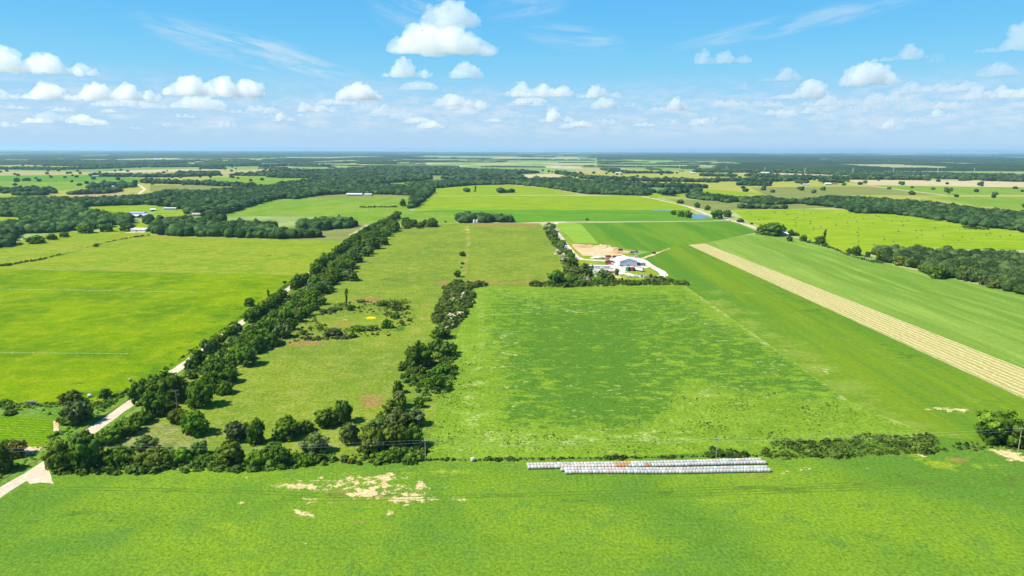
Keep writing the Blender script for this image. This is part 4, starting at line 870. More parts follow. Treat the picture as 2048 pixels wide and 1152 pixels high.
FARL = lines([
 ([(85, 331), (180, 332), (240, 331)], .8), ([(-50, 338), (120, 339), (230, 336), (330, 331), (390, 332)], 1.1), ([(180, 352), (240, 353), (300, 354), (370, 353), (440, 350)], 1.3),
 ([(355, 348), (440, 347)], 1.2), ([(285, 365), (350, 367), (440, 371), (512, 374)], 1.6), ([(140, 330), (150, 331)], .6), ([(250, 329), (300, 327), (370, 326)], .6), ([(535, 354), (560, 355), (650, 356)], 1.3),
 ([(618, 360), (640, 361)], 1), ([(540, 341), (560, 342), (640, 343)], .8), ([(1160, 356), (1240, 360), (1300, 362), (1436, 364)], 1.4), ([(1300, 373), (1415, 376)], 1.8), ([(1160, 366), (1300, 373)], 2.0), ([(1330, 388), (1362, 387)], 1.2),
 ([(1110, 346), (1140, 350), (1165, 354)], 1.8), ([(1030, 344), (1056, 344)], .6), ([(1205, 340), (1255, 347)], 1.0), ([(1333, 347), (1344, 347)], .7), ([(1430, 362), (1540, 362)], 1.1), ([(1475, 370), (1540, 371)], 1.4),
 ([(1540, 362), (1590, 361), (1620, 359)], 1.6), ([(1640, 363), (1690, 366)], .7), ([(1920, 361), (1940, 361)], 1.0), ([(1965, 361), (2060, 364)], .8), ([(1490, 352), (1560, 354)], 1.2), ([(1830, 359), (1856, 361)], 1.0),
 ([(455, 326), (520, 327)], .8), ([(1560, 356), (1700, 358), (1850, 359)], 1.4), ([(1850, 356), (2048, 362), (2100, 364)], 1.0), ([(400, 337), (450, 338)], .5), ([(1000, 385.5), (1024, 385.5)], .7), ([(930, 384), (960, 384.5)], .3), ([(1340, 386), (1400, 384)], 1.0), ([(1440, 402), (1470, 409)], 1.2), ([(1270, 383), (1300, 385), (1340, 388)], 1.0),
 ([(0, 328), (60, 329), (130, 328)], .7), ([(300, 334), (420, 333), (520, 331)], .9), ([(60, 323), (240, 324), (400, 322)], .8), ([(520, 333), (600, 331), (660, 333)], .9), ([(0, 386), (60, 384), (110, 386)], 2.2), ([(180, 376), (240, 371), (270, 374)], 2.2), ([(440, 385), (500, 380), (560, 376)], 1.6), ([(1400, 352), (1470, 353)], .8), ([(1590, 366), (1612, 367)], .8), ([(1650, 364), (1664, 364)], 1.0)])
wood('woodland', FARL, 15, 19, 1, .62, seed=8, density=.74, color=(.034, .066, .020), label='thin tree lines between the far fields')
wood('far_trees', [[(-60, 343), (560, 337), (640, 350), (430, 372), (-60, 384)], [(1080, 342), (1450, 348), (1700, 360), (2100, 364), (2100, 425), (1900, 400), (1560, 390), (1330, 392), (1160, 362)], [(-60, 324), (512, 322), (520, 336), (-60, 338)]], 70, 11.5, 2, .8, seed=28, density=.15, spread=.2, color=(.034, .066, .020), label='scattered single trees in the far pastures')
FARW = [
 [(430, 352), (520, 352), (560, 354), (640, 352), (655, 360), (640, 366), (590, 372), (540, 372), (600, 362), (640, 362), (700, 352), (640, 345), (520, 345)],
 [(640, 340), (760, 334), (900, 336), (1024, 341), (1100, 345), (1030, 349), (1060, 359), (900, 360), (860, 358), (925, 352), (860, 351), (858, 360), (760, 368), (640, 366), (650, 356)],
 [(1060, 358), (1140, 356), (1160, 362), (1160, 366), (1060, 364)],
 [(1250, 344), (1330, 344), (1330, 347), (1255, 347)],
 [(1390, 345), (1560, 346), (1700, 351), (1850, 355), (2100, 360), (2100, 352), (1850, 346), (1560, 341), (1390, 341)],
]
wood('woodland', FARW, 16, 21, 1, .52, seed=9, clip=.5, jit=.3, spread=.26, color=(.036, .068, .022), label='great dark forest in the middle of the plain')

# canopy of the far forests: a rough sheet of tree tops, open where fields lie between
def canopy(name, y0, y1, rows, cols, hgt, seed, thr, label):
    r = np.random.RandomState(seed); ys = y0 * (y1 / y0) ** (np.arange(rows) / (rows - 1)); us = np.linspace(-.86, .86, cols)
    Y = np.repeat(ys[:, None], cols, 1); X = us[None, :] * Y; sp = Y * (us[1] - us[0]); Y0 = Y.copy(); X0 = X.copy()
    X = X + r.uniform(-.4, .4, X.shape) * sp; Y = Y + r.uniform(-.4, .4, X.shape) * np.gradient(ys)[:, None]
    def vn(sx, sy, sd):
        rr = np.random.RandomState(sd); g_ = rr.uniform(size=(256, 256)); a, b = X0 / sx + 1000, Y0 / sy + 1000; i, j = np.floor(a).astype(int), np.floor(b).astype(int); fa, fb = a - i, b - j
        fa = fa * fa * (3 - 2 * fa); fb = fb * fb * (3 - 2 * fb); q = lambda m, n: g_[m % 256, n % 256]
        return (q(i, j) * (1 - fa) + q(i + 1, j) * fa) * (1 - fb) + (q(i, j + 1) * (1 - fa) + q(i + 1, j + 1) * fa) * fb
    def blk(sx, sy, sd, rot):
        rr = np.random.RandomState(sd); g_ = rr.uniform(size=(256, 256)); a = (X0 * math.cos(rot) - Y0 * math.sin(rot)) / sx; b = (X0 * math.sin(rot) + Y0 * math.cos(rot)) / sy
        i = np.floor(a + 500).astype(int); j = np.floor(b + 500 + (i % 3) * .37).astype(int); return g_[i % 256, j % 256]
    m = vn(3500, 6000, seed + 1) * .34 + vn(1000, 2600, seed + 2) * .26 + blk(700, 2300, seed + 3, .12) * .30 + vn(150, 220, seed + 4) * .12
    M = m > thr
    # small thickets and hedges on the field edges
    M |= (blk(900, 60, seed + 7, .12) > .9) & (vn(300, 300, seed + 8) > .4)
    Z = hgt * (.62 + .5 * vn(60, 90, seed + 5)) + r.uniform(-1, 1, X.shape) * hgt * .22 * np.clip(3500 / Y, .25, 1)
    idx = np.arange(rows * cols).reshape(rows, cols); q = M[:-1, :-1] & M[1:, :-1] & M[:-1, 1:] & M[1:, 1:]
    a, b, c, d_ = idx[:-1, :-1][q], idx[:-1, 1:][q], idx[1:, 1:][q], idx[1:, :-1][q]
    F = np.concatenate([np.stack([a, b, c], 1), np.stack([a, c, d_], 1)])
    # drop the rim to the ground
    cnt = np.zeros(rows * cols, int); np.add.at(cnt, np.concatenate([a, b, c, d_]), 1); Zf = Z.ravel(); Zf = np.where(cnt < 4, 0, Zf)
    V = np.stack([X.ravel(), Y.ravel(), Zf], 1); us_ = np.unique(F); re = np.full(len(V), -1); re[us_] = np.arange(len(us_)); V = V[us_]; F = re[F]
    T = np.clip(.42 + (vn(400, 500, seed + 9).ravel()[us_] - .5) * .35 + r.uniform(-.2, .2, len(V)), 0, 1)
    o = link(name, mesh_from(name, V, F, T, mats=(M_LEAF2,))); o.color = (.034, .062, .022, 1); o['kind'] = 'stuff'; o['label'] = label; print(name, len(F))
canopy('woodland', 4300, 9000, 330, 760, 10, 40, .475, 'dark forests far across the plain')
canopy('woodland', 9100, 43000, 300, 760, 10, 60, .44, 'blue forests fading at the horizon')

# ------------------------------------------------------------------ thickets, verge scrub and tall weeds
def thicket(name, areas, spacing, size, n, color, seed, hs=.6, label=None, mask=None, mat=None, kind='stuff', cut=True):
    """low growth of leaf sprays, one mesh"""
    r = np.random.RandomState(seed); Vs = []; T = []
    for poly in areas:
        gx, gy = in_poly(poly, spacing, r)
        if mask is not None: k = mask(gx, gy, r); gx, gy = gx[k], gy[k]
        m = len(gx); c = np.stack([gx, gy, np.zeros(m)], 1); s = size * r.uniform(.5, 1.35, m) * (.78 + .42 * np.sin(gx * .21 + 1.3 * np.sin(gy * .17)) * np.cos(gy * .19 + gx * .06)); t0 = r.uniform(.2, .8, m)
        d_ = r.normal(size=(m, n, 3)); d_[..., 2] = abs(d_[..., 2]); d_ /= np.linalg.norm(d_, axis=2)[..., None]
        P = d_ * r.uniform(.6, 1.0, (m, n, 1)) * np.array([1, 1, hs * 2]) * s[:, None, None] * .5 + c[:, None]
        nm = d_ + r.normal(size=d_.shape) * .5 + [0, 0, .4]; nm /= np.linalg.norm(nm, axis=2)[..., None]; u = np.cross(nm, r.normal(size=d_.shape)); u /= np.linalg.norm(u, axis=2)[..., None]; v = np.cross(nm, u)
        q = (s[:, None] * r.uniform(.12, .26, (m, n)) * (30 / n) ** .5)[..., None]
        Vs.append(np.stack([P - u * q, P - v * q * .8, P + u * q, P + v * q * .8], 2).reshape(-1, 3)); T.append(np.repeat(np.clip(t0[:, None] + r.uniform(-.2, .2, (m, n)), 0, 1).ravel(), 4))
    V = np.concatenate(Vs); V[:, 2] = np.maximum(V[:, 2], .02); me = mesh_from(name, V, np.arange(len(V)).reshape(-1, 4), np.concatenate(T), mats=(mat or M_WEED,))
    o = link(name, me); o.color = (*color, 1); o['kind'] = kind; print(name, len(V) // 4)
    if label: o['label'] = label
    return o
thicket('undergrowth', [wob([(1518, 908), (1545, 884), (1570, 880), (1640, 884), (1700, 880), (1715, 872), (1800, 870), (1840, 868), (1866, 876), (1878, 898), (1860, 910), (1780, 908), (1700, 914), (1600, 917), (1540, 918)], 3, 2)], 1.9, 3.2, 36, (.085, .14, .022), 3, .5, 'long dense dark thicket along the near hedge line right of the bales')
thicket('undergrowth', [stroke([(840, 921), (1050, 919), (1250, 917), (1400, 913), (1540, 912)], 2.2)], 1.3, 1.9, 14, (.055, .09, .02), 4, .6, 'dark overgrown fence line behind the wrapped bales')
thicket('undergrowth', [[(1410, 916), (1428, 900), (1450, 906), (1480, 904), (1500, 912), (1480, 918)]], 2.4, 4.2, 40, (.05, .10, .016), 5, .55, 'leafy weeds around the foot of the power pole behind the bales')
thicket('undergrowth', [[(96, 945), (220, 925), (450, 918), (640, 908), (680, 925), (640, 932), (500, 944), (320, 946), (100, 952)]], 2.6, 4.6, 36, (.075, .135, .02), 6, .6, 'leafy undergrowth between the trees of the front row')
thicket('undergrowth', [[(690, 925), (730, 870), (770, 820), (800, 800), (830, 870), (850, 905), (850, 928), (720, 930)], [(812, 770), (800, 735), (860, 690), (905, 690), (912, 740), (900, 785), (850, 795)]], 3.0, 4.6, 34, (.075, .135, .02), 7, .55, 'leafy brambles under the central hedge trees')
thicket('undergrowth', [wob([(868, 645), (872, 610), (890, 590), (886, 574), (905, 568), (960, 566), (978, 571), (940, 577), (948, 590), (946, 606), (928, 640), (895, 662)], 2, 9)], 3.0, 6.2, 60, (.085, .13, .022), 8, .62, 'big mound of mixed thicket at the top of the central hedge')
thicket('blossom', [[(884, 606), (900, 596), (925, 594), (942, 600), (930, 608), (905, 606)], [(885, 640), (905, 632), (930, 634), (908, 642)], [(872, 654), (895, 648), (912, 656), (890, 664)], [(1108, 505), (1124, 498), (1142, 522), (1136, 534)], [(1165, 548), (1212, 556), (1214, 566), (1168, 562)], [(1090, 455), (1100, 455), (1112, 478), (1104, 478)]], 5.5, 6.0, 16, (.34, .34, .20), 9, .78, 'creamy blossom sprays over the thickets')
thicket('undergrowth', [wob([(1060, 573), (1068, 565), (1140, 566), (1240, 563), (1330, 560), (1362, 562), (1375, 571), (1330, 571), (1240, 571), (1130, 575)], 1, 4)], 3.2, 5.2, 34, (.075, .12, .022), 10, .62, 'dark hedge thicket between the farm and the centre field')
thicket('undergrowth', [[(1092, 455), (1108, 470), (1130, 505), (1150, 530), (1180, 550), (1230, 560), (1240, 568), (1090, 572), (1100, 560), (1130, 552), (1120, 510), (1096, 475)]], 4.5, 6, 30, (.085, .13, .025), 11, .5, 'bushy growth in the farm hedge')
thicket('undergrowth', [[(-40, 808), (100, 806), (230, 792), (330, 738), (470, 640), (596, 553), (600, 556), (476, 642), (388, 702), (245, 796), (200, 812), (100, 815), (-40, 822)]], 2.4, 2.6, 20, (.085, .15, .02), 12, .5, 'weedy strip between the bright field and the road')
thicket('undergrowth', [[(60, 925), (170, 850), (250, 797), (232, 800), (200, 812), (110, 868), (60, 905), (-30, 960), (-60, 1000), (0, 955)]], 2.6, 2.4, 18, (.09, .18, .02), 13, .45, 'lush green verge left of the dirt road')
thicket('undergrowth', [[(455, 735), (400, 820), (340, 842), (300, 806), (400, 728), (470, 676), (560, 607), (620, 560), (700, 520), (660, 575), (560, 690)]], 5, 5.5, 26, (.07, .13, .02), 14, .5, 'brambles under the roadside hedge')
thicket('undergrowth', [[(560, 690), (600, 660), (620, 625), (690, 605), (820, 600), (835, 640), (780, 672), (640, 680)]], 4.2, 2.8, 18, (.13, .165, .03), 15, .55, 'rushes and weeds round the yellow pond', mask=lambda x, y, r: (lambda u, v: (((u - 705) / 75) ** 2 + ((v - 641) / 15) ** 2 > 1) & (r.uniform(size=len(u)) < .8))(*pix(x, y)))
thicket('undergrowth', [[(632, 629), (650, 622), (690, 619), (640, 632)], [(575, 672), (620, 676), (700, 674), (715, 678), (620, 682)]], 2.5, 3.4, 24, (.07, .085, .04), 16, .55, 'grey green reeds round the yellow pond')
thicket('weeds', [[(1300, 842), (1350, 775), (1400, 770), (1520, 780), (1700, 812), (1850, 872), (1720, 880), (1560, 884), (1400, 900), (1280, 905), (900, 912), (860, 915), (880, 760), (950, 690), (965, 760), (965, 862)]], 1.8, 1.0, 7, (.15, .24, .03), 17, .36, 'tufts of coarse weeds in the centre field', mask=lambda x, y, r: (np.sin(x * .13 + 2 * np.sin(y * .07)) + np.sin(y * .19 + x * .05) + r.normal(size=len(x)) * 1.0 > .2))
0 and thicket('weeds', [[(960, 575), (1365, 574), (1480, 660), (1700, 800), (1480, 820), (1000, 860), (965, 700)]], 4.5, 1.4, 6, (.20, .38, .06), 18, .16, 'soft taller tufts in the centre field', mask=lambda x, y, r: r.uniform(size=len(x)) < .5)
0 and thicket('weeds', [[(-60, 985), (110, 955), (850, 928), (1880, 895), (2100, 890), (2200, 1180), (-60, 1180)]], 2.4, .9, 6, (.24, .36, .05), 19, .14, 'tufts of uneven grass in the foreground field', mask=lambda x, y, r: (np.sin(x * .09 + 2 * np.sin(y * .05)) + np.sin(y * .13 + x * .04) + r.normal(size=len(x)) * .9 > .7))
0 and thicket('weeds', [[(230, 900), (300, 846), (430, 860), (700, 815), (810, 760), (860, 650), (900, 560), (1110, 560), (1080, 450), (800, 456), (700, 520), (560, 690), (430, 840)]], 4.5, 1.6, 6, (.30, .36, .05), 20, .16, 'tufts of rough grass in the pasture', mask=lambda x, y, r: r.uniform(size=len(x)) < .35)
0 and thicket('weeds', [[(-60, 808), (240, 792), (395, 700), (560, 585), (480, 590), (200, 700), (-60, 720)]], 5, 1.5, 6, (.14, .23, .02), 21, .22, 'tufts of rough grass in the bright field', mask=lambda x, y, r: (np.sin(x * .07 + 2 * np.sin(y * .04)) + r.normal(size=len(x)) * .6 > .7))
thicket('undergrowth', [stroke([(0, 532), (40, 526), (80, 520), (120, 509)], 1.3), stroke([(175, 495), (230, 481), (298, 470)], .8), stroke([(-30, 497), (30, 489), (48, 488)], 1), stroke([(1655, 492), (1700, 512), (1745, 524), (1770, 526)], 1.5), stroke([(0, 818), (80, 818), (112, 832)], 3), [(1880, 902), (1920, 886), (1960, 884), (2060, 890), (2060, 898), (1930, 902)]], 2.8, 2.6, 16, (.055, .085, .02), 22, .6, 'overgrown fence lines')
thicket('undergrowth', [[(1600, 478), (1640, 486), (1690, 506), (1680, 503), (1610, 484)], [(1924, 452), (1960, 455), (1985, 460), (1930, 459)], [(720, 413.6), (797, 413), (797, 414.8), (715, 415.6)]], 5, 4.5, 16, (.05, .085, .022), 23, .5, 'bushy strips on the far field boundaries')

# ------------------------------------------------------------------ made things
class MB:
    def __init__(s): s.bm = bmesh.new()
    def box(s, c, d, rz=0, taper=1.0):
        M = Matrix.Translation(c) @ Matrix.Rotation(rz, 4, 'Z'); g = bmesh.ops.create_cube(s.bm, size=1)
        for v in g['verts']:
            k = taper if v.co.z > 0 else 1.0; v.co = M @ Vector((v.co.x * d[0] * k, v.co.y * d[1] * k, v.co.z * d[2]))
        return s
    def cyl(s, a, b, r0, r1=None, n=10, cap=True):
        a, b = Vector(a), Vector(b); r1 = r0 if r1 is None else r1; q = (b - a).to_track_quat('Z', 'Y').to_matrix()
        A = [s.bm.verts.new(a + q @ Vector((math.cos(6.28318 * i / n) * r0, math.sin(6.28318 * i / n) * r0, 0))) for i in range(n)]
        B = [s.bm.verts.new(b + q @ Vector((math.cos(6.28318 * i / n) * r1, math.sin(6.28318 * i / n) * r1, 0))) for i in range(n)]
        for i in range(n): s.bm.faces.new((A[i], A[(i + 1) % n], B[(i + 1) % n], B[i]))
        if cap: s.bm.faces.new(list(reversed(A))); s.bm.faces.new(B)
        return s
    def poly(s, pts, ext):
        """a flat outline pushed along EXT"""
        e = Vector(ext); A = [s.bm.verts.new(Vector(p)) for p in pts]; B = [s.bm.verts.new(Vector(p) + e) for p in pts]; n = len(A)
        s.bm.faces.new(A); s.bm.faces.new(list(reversed(B)))
        for i in range(n): s.bm.faces.new((A[(i + 1) % n], A[i], B[i], B[(i + 1) % n]))
        return s
    def done(s, name, mat, parent=None, bevel=0):
        if bevel: bmesh.ops.bevel(s.bm, geom=s.bm.edges[:], offset=bevel, segments=2, affect='EDGES')
        bmesh.ops.recalc_face_normals(s.bm, faces=s.bm.faces[:]); me = bpy.data.meshes.new(name); s.bm.to_mesh(me); s.bm.free()
        return link(name, me, parent, mats=(mat,))

def house(name, label, cat, px, py, L, Dp, eave, rise, rot, wall, roof, doors=(), wins=(), over=.5, group=None, z=0, chimney=False):
    """gabled building; ridge along its local X; foot of its middle at a picture point"""
    g = G(px, py); t = empty(name, (g.x, g.y, z), math.radians(rot)); tag(t, label, cat, group)
    MB().poly([(-L / 2, -Dp / 2, 0), (-L / 2, Dp / 2, 0), (-L / 2, Dp / 2, eave), (-L / 2, 0, eave + rise), (-L / 2, -Dp / 2, eave)], (L, 0, 0)).done('wall', wall, t)
    s = rise / (Dp / 2); o = over; th = .22
    rf = MB().poly([(-L / 2 - o, -Dp / 2 - o, eave - s * o + .02), (-L / 2 - o, 0, eave + rise + .02), (-L / 2 - o, Dp / 2 + o, eave - s * o + .02), (-L / 2 - o, Dp / 2 + o, eave - s * o + th), (-L / 2 - o, 0, eave + rise + th), (-L / 2 - o, -Dp / 2 - o, eave - s * o + th)], (L + 2 * o, 0, 0)).done('roof', roof, t)
    if chimney: MB().box((L * .2, 0, eave + rise + .4), (.7, .7, 1.6)).done('chimney', M_BRICK, rf)
    for (side, pos, w_, h_, zb, mt) in doors:
        b = MB()
        if side == 'x+': b.box((L / 2 + .05, pos, zb + h_ / 2), (.1, w_, h_))
        elif side == 'x-': b.box((-L / 2 - .05, pos, zb + h_ / 2), (.1, w_, h_))
        elif side == 'y-': b.box((pos, -Dp / 2 - .05, zb + h_ / 2), (w_, .1, h_))
        b.done('door', mt, t)
    for (side, pos, w_, h_, zb) in wins:
        b = MB(); f = MB()
        if side == 'y-': b.box((pos, -Dp / 2 - .05, zb + h_ / 2), (w_, .1, h_)); f.box((pos, -Dp / 2 - .08, zb - .06), (w_ + .3, .16, .12))
        else:
            sg = 1 if side == 'x+' else -1; b.box((sg * (L / 2 + .05), pos, zb + h_ / 2), (.1, w_, h_)); f.box((sg * (L / 2 + .08), pos, zb - .06), (.16, w_ + .3, .12))
        wdo = b.done('window', M_DARK, t); f.done('sill', M_WHITE, wdo)
    return t
# the white barn of the farmyard
a, b = G(1257, 516.5, 8.2), G(1248.5, 511, 8.2); rr = math.degrees(math.atan2((b - a).y, (b - a).x)); print('barn ridge', (b - a).length, rr)
gb = G(1256.5, 532.6); LB = min(32, max(22, (b - a).length)); dirb = (b - a).normalized(); c_ = gb + dirb * LB / 2
def px_of(v): u, w_ = pix(v.x, v.y); return float(u), float(w_)
u_, v_ = px_of(c_)
barn = house('metal_barn', 'large white metal barn with two grey sliding doors in the gravel farmyard', 'barn', u_, v_, LB, 18.5, 5.6, 2.7, rr, M_WALLW, M_WHITE,
    doors=[('x-', 4.6, 6.6, 4.8, 0, M_DOOR), ('x-', -4.6, 6.6, 4.8, 0, M_DOOR)], wins=[])
MB().box((-LB / 2 - .08, 0, 3.6), (.12, .35, 7.1)).box((-LB / 2 - .08, 8.9, 2.8), (.12, .35, 5.4)).box((-LB / 2 - .08, -8.9, 2.8), (.12, .35, 5.4)).done('trim', M_WHITE, barn)
# trailer homes, sheds, cottage
house('trailer_home', 'long white trailer home with a row of dark windows behind the farm hedge', 'mobile home', 1204, 537.5, 17, 4.2, 2.7, .5, -3, M_WHITE, M_WHITE, over=.15, z=.5, doors=[('y-', 1, .9, 2, .1, M_DOOR)], wins=[('y-', p, 1.1, .9, 1.2) for p in (-6, -3.4, 3.2, 4.8, 6.6)])
house('trailer_home', 'shorter cream trailer home at the left end behind the drive trees', 'mobile home', 1178, 536.5, 11, 3.2, 2.5, .4, -6, M_SAND, M_WHITE, over=.15, z=.4, wins=[('y-', p, 1.0, .8, 1.2) for p in (-3, 0, 3)])
house('shed', 'small tan wooden shed half hidden by the farm hedge trees', 'shed', 1221, 546.5, 7.5, 4.5, 2.6, .9, -4, M_ORANGE, M_SAND, doors=[('y-', 0, 1.2, 2, 0, M_BRICK)])
house('camper', 'low white camper shell below the trailer home among trees', 'camper', 1188, 545.5, 7, 2.6, 2.2, .3, -8, M_WHITE, M_STEELF, over=.05, wins=[('y-', -1.8, 1, .7, 1.1), ('y-', 1.2, 1, .7, 1.1)])
house('storage_shed', 'weathered red shed on the left edge of the farmyard', 'shed', 1216.5, 528.5, 6, 6, 3.2, 1.0, 80, M_RED, M_MAROON, doors=[('x-', 0, 2.4, 2.5, 0, M_BRICK)])
house('cottage', 'small white roofed cottage half hidden in a grove by the road junction', 'house', 1567, 470.5, 15, 9, 3, 1.8, -25, M_SAND, M_WHITE, wins=[('y-', -3, 1.4, 1.2, 1), ('y-', 3, 1.4, 1.2, 1)])
house('farmhouse', 'long low farmhouse with a white metal roof and porch among the left woods', 'house', 268, 434.5, 36, 9, 3.0, 1.6, 0, M_BRICK, M_WHITE, wins=[('y-', p, 1.6, 1.3, 1) for p in (-13, -7, 7)], doors=[('y-', 0, 1.1, 2.1, 0, M_WHITE)], over=1.2, chimney=True)
house('farmhouse_wing', 'brown brick gable wing with a white roof at the right end of the long farmhouse', 'house', 288, 435.2, 14, 15, 3.0, 3.6, 82, M_BRICK, M_WHITE, wins=[('x-', -4, 1.6, 1.3, 1), ('x-', 3, 1.6, 1.3, 1)], over=1.0)
house('workshop', 'grey blue roofed workshop standing behind the long farmhouse', 'workshop', 276, 430.5, 26, 15, 4.2, 2.2, 4, M_WHITE, M_GREYR)
house('white_barn', 'pale grey metal barn at the top of the lime field beside trees', 'barn', 281, 462.8, 23, 12, 3.6, 1.4, -6, M_WALLW, M_WHITE, doors=[('y-', -2, 3, 2.8, 0, M_GREYR), ('x+', 0, 3, 3, 0, M_GREYR)], wins=[('y-', 5, 1.4, 1.0, 1.2)])
house('garage', 'small blue grey shed beside dark trees above the farmhouse', 'shed', 306, 422, 9, 8, 3.2, 1.4, 30, M_GREYR, M_WHITE, doors=[('y-', 0, 3, 2.6, 0, M_DARK)])
house('old_house', 'faded house with open porch on the clearing beyond the farmhouse', 'house', 341, 419, 24, 8, 2.8, 1.5, 2, M_STEELF, M_STEELF, wins=[('y-', -6, 1.6, 1.2, 1), ('y-', 5, 1.6, 1.2, 1)])
FARH = [(385, 424, 11, 'sand roofed cottage deep in the trees right of the farmhouse clearing', M_SAND), (393, 432.5, 14, 'sunlit cream house among trees below the forest edge', M_SAND), (703, 391.5, 24, 'leftmost long white barn on the strip before the forest', M_WHITE), (716, 391.5, 22, 'middle white barn on the strip before the forest', M_WHITE), (737, 391.6, 20, 'rightmost low barn of three on the strip before the forest', M_STEELF),
 (818, 388.5, 24, 'white house at the corner where the tree line meets the forest', M_WHITE), (207, 331.5, 45, 'pale roofed farmstead in the far left tree line', M_STEELF), (192, 354, 26, 'grey barn left of the far left farmstead trees', M_GREYR), (222, 353, 28, 'white roofed house in the far left farmstead trees', M_WHITE), (403, 350.5, 40, 'white building in the clump below the tan field', M_WHITE),
 (230, 375.5, 17, 'bluish roofed house in the dark trees of the left middle distance', M_GREYR), (1612, 371, 22, 'small white shed beside the single tree in the far pasture', M_STEELF), (1655, 369.5, 24, 'white walled house at the end of the pale track', M_WHITE), (1667, 369, 26, 'rust brown roofed barn at the end of the pale track', M_BRICK), (1640, 357, 34, 'dark roofed long barn beyond the end of the pale track', M_BRICK),
 (1736, 349, 60, 'white building in the far forest edge right of a pylon', M_WHITE), (1836, 356, 95, 'large terracotta roofed complex at the far forest edge', M_ORANGE), (1237, 347, 30, 'white roofed farm in the round clump of the far pasture', M_WHITE), (1362, 343.5, 34, 'red brown house below a pylon in the far pasture', M_BRICK), (1385, 347, 28, 'small pale shed right of the red brown house', M_WHITE),
 (1530, 347, 44, 'white farm building by the far right group of trees', M_WHITE), (1959, 353, 45, 'left white roof in the far right forest', M_WHITE), (1992, 354, 50, 'right white roof in the far right forest', M_WHITE), (317, 319.5, 110, 'tiny bright farm on the far left plain', M_WHITE), (1705, 348, 40, 'rusty sheds under the pylon at the forest edge', M_ORANGE), (1437, 344.5, 40, 'bright shed in the forest below the two central pylons', M_WHITE)]
for (x, y, L, lb, rm) in FARH:
    house('far_house', lb, 'house', x, y, L, L * .5, 3.6 + L * .03, 1.6 + L * .03, RT.uniform(-14, 14), M_SAND if rm != M_SAND else M_STEELF, rm, wins=[('y-', -L * .25, L * .08, 1.4, 1), ('y-', L * .25, L * .08, 1.4, 1)], over=.6)
# twin tanks
for x, lb in ((948.5, 'left one of twin white cylindrical tanks in front of the square grove'), (954, 'right one of twin white cylindrical tanks in front of the square grove')):
    g = G(x, 446.5); t = empty('storage_tank', (g.x, g.y, 0)); tag(t, lb, 'tank')
    MB().cyl((0, 0, .6), (0, 0, 5.6), 1.9, n=24).done('body', M_WHITE, t); MB().cyl((0, 0, 5.6), (0, 0, 6.5), 1.95, .25, n=24).done('roof', M_STEELF, t)
    MB().cyl((1.2, 1.2, 0), (1.2, 1.2, .7), .12).cyl((-1.2, 1.2, 0), (-1.2, 1.2, .7), .12).cyl((1.2, -1.2, 0), (1.2, -1.2, .7), .12).cyl((-1.2, -1.2, 0), (-1.2, -1.2, .7), .12).done('stand', M_GREY, t)
    MB().box((0, -1.98, 3.2), (.45, .08, 5.0)).done('ladder', M_STEEL, t)

# vehicles and farm machines
def wheels(t, xs, ys, r, w_=.25, name='wheel'):
    for x in xs:
        for y in ys:
            o = MB().cyl((x, y - w_ / 2, r), (x, y + w_ / 2, r), r, n=14).done(name, M_TYRE, t); MB().cyl((x, y - w_ / 2 - .02, r), (x, y + w_ / 2 + .02, r), r * .5, n=10).done('rim', M_STEELF, o)
def truck(px, py, rot, mat, label, cat='pickup', van=False, s=1.0):
    g = G(px, py); t = empty('van' if van else 'pickup_truck', (g.x, g.y, .04), math.radians(rot)); tag(t, label, cat); t.scale = (s, s, s)
    prof = [(-2.7, .45), (2.7, .45), (2.7, 1.05), (1.5, 1.15), (.9, 1.85), (-.6, 1.9), (-.75, 1.15), (-2.7, 1.15)] if not van else [(-2.5, .4), (2.5, .4), (2.5, 1.1), (1.6, 1.3), (1.0, 2.0), (-2.4, 2.05), (-2.5, 1.0)]
    MB().poly([(x, -.95, z) for x, z in prof], (0, 1.9, 0)).done('body', mat, t, bevel=.06)
    MB().box((.15, 0, 1.52), (1.3, 1.94, .42), taper=.92).done('side_window', M_DARK, t)
    MB().poly([(1.53, -.8, 1.2), (1.53, .8, 1.2), (.98, .8, 1.82), (.98, -.8, 1.82)], (.03, 0, .03)).done('windscreen', M_DARK, t)
    if not van: MB().box((-1.75, 0, 1.16), (1.7, 1.6, .04)).done('cargo_bed', M_GREY, t)
    wheels(t, (-1.65, 1.7), (-.9, .9), .42)
    for y in (-.7, .7): MB().box((2.72, y, .9), (.06, .35, .18)).done('headlight', M_INS, t)
    return t
truck(1257.5, 554.5, 4, M_WHITE, 'white pickup parked left along the lower farm drive', s=1.05)
truck(1272, 554.2, -4, M_WHITE, 'white van parked in the middle of the lower farm drive', 'van', True, 1.05)
truck(1248.5, 532.2, 12, M_WHITE, 'white pickup standing before the left barn door')
truck(1241, 532.5, 120, M_MAROON, 'maroon pickup at the left corner of the white barn')
truck(1223, 524.8, 14, M_GREY, 'dark grey pickup beside the red shed', s=1.1)
truck(1230.5, 526.4, 150, M_GREYR, 'grey blue pickup between the red shed and the barn')
truck(1228, 560.5, 60, M_BLUE, 'dull blue pickup half hidden by the hedge below the farm')
truck(1284, 554.2, 80, M_BLUE, 'blue grey van by the dark tree on the lower farm drive', 'van', True, 1.2)
truck(1292, 555.6, 10, M_STEELF, 'silver van at the right of the lower farm drive', 'van', True)
truck(1273, 515, 10, M_STEELF, 'silver pickup parked behind the white barn')
truck(1311, 555.5, -6, M_ORANGE, 'rusty orange pickup at the right of the lower farm drive')
truck(1270, 419.2, 0, M_WHITE, 'white pickup tiny beside the far shallow water') if False else None
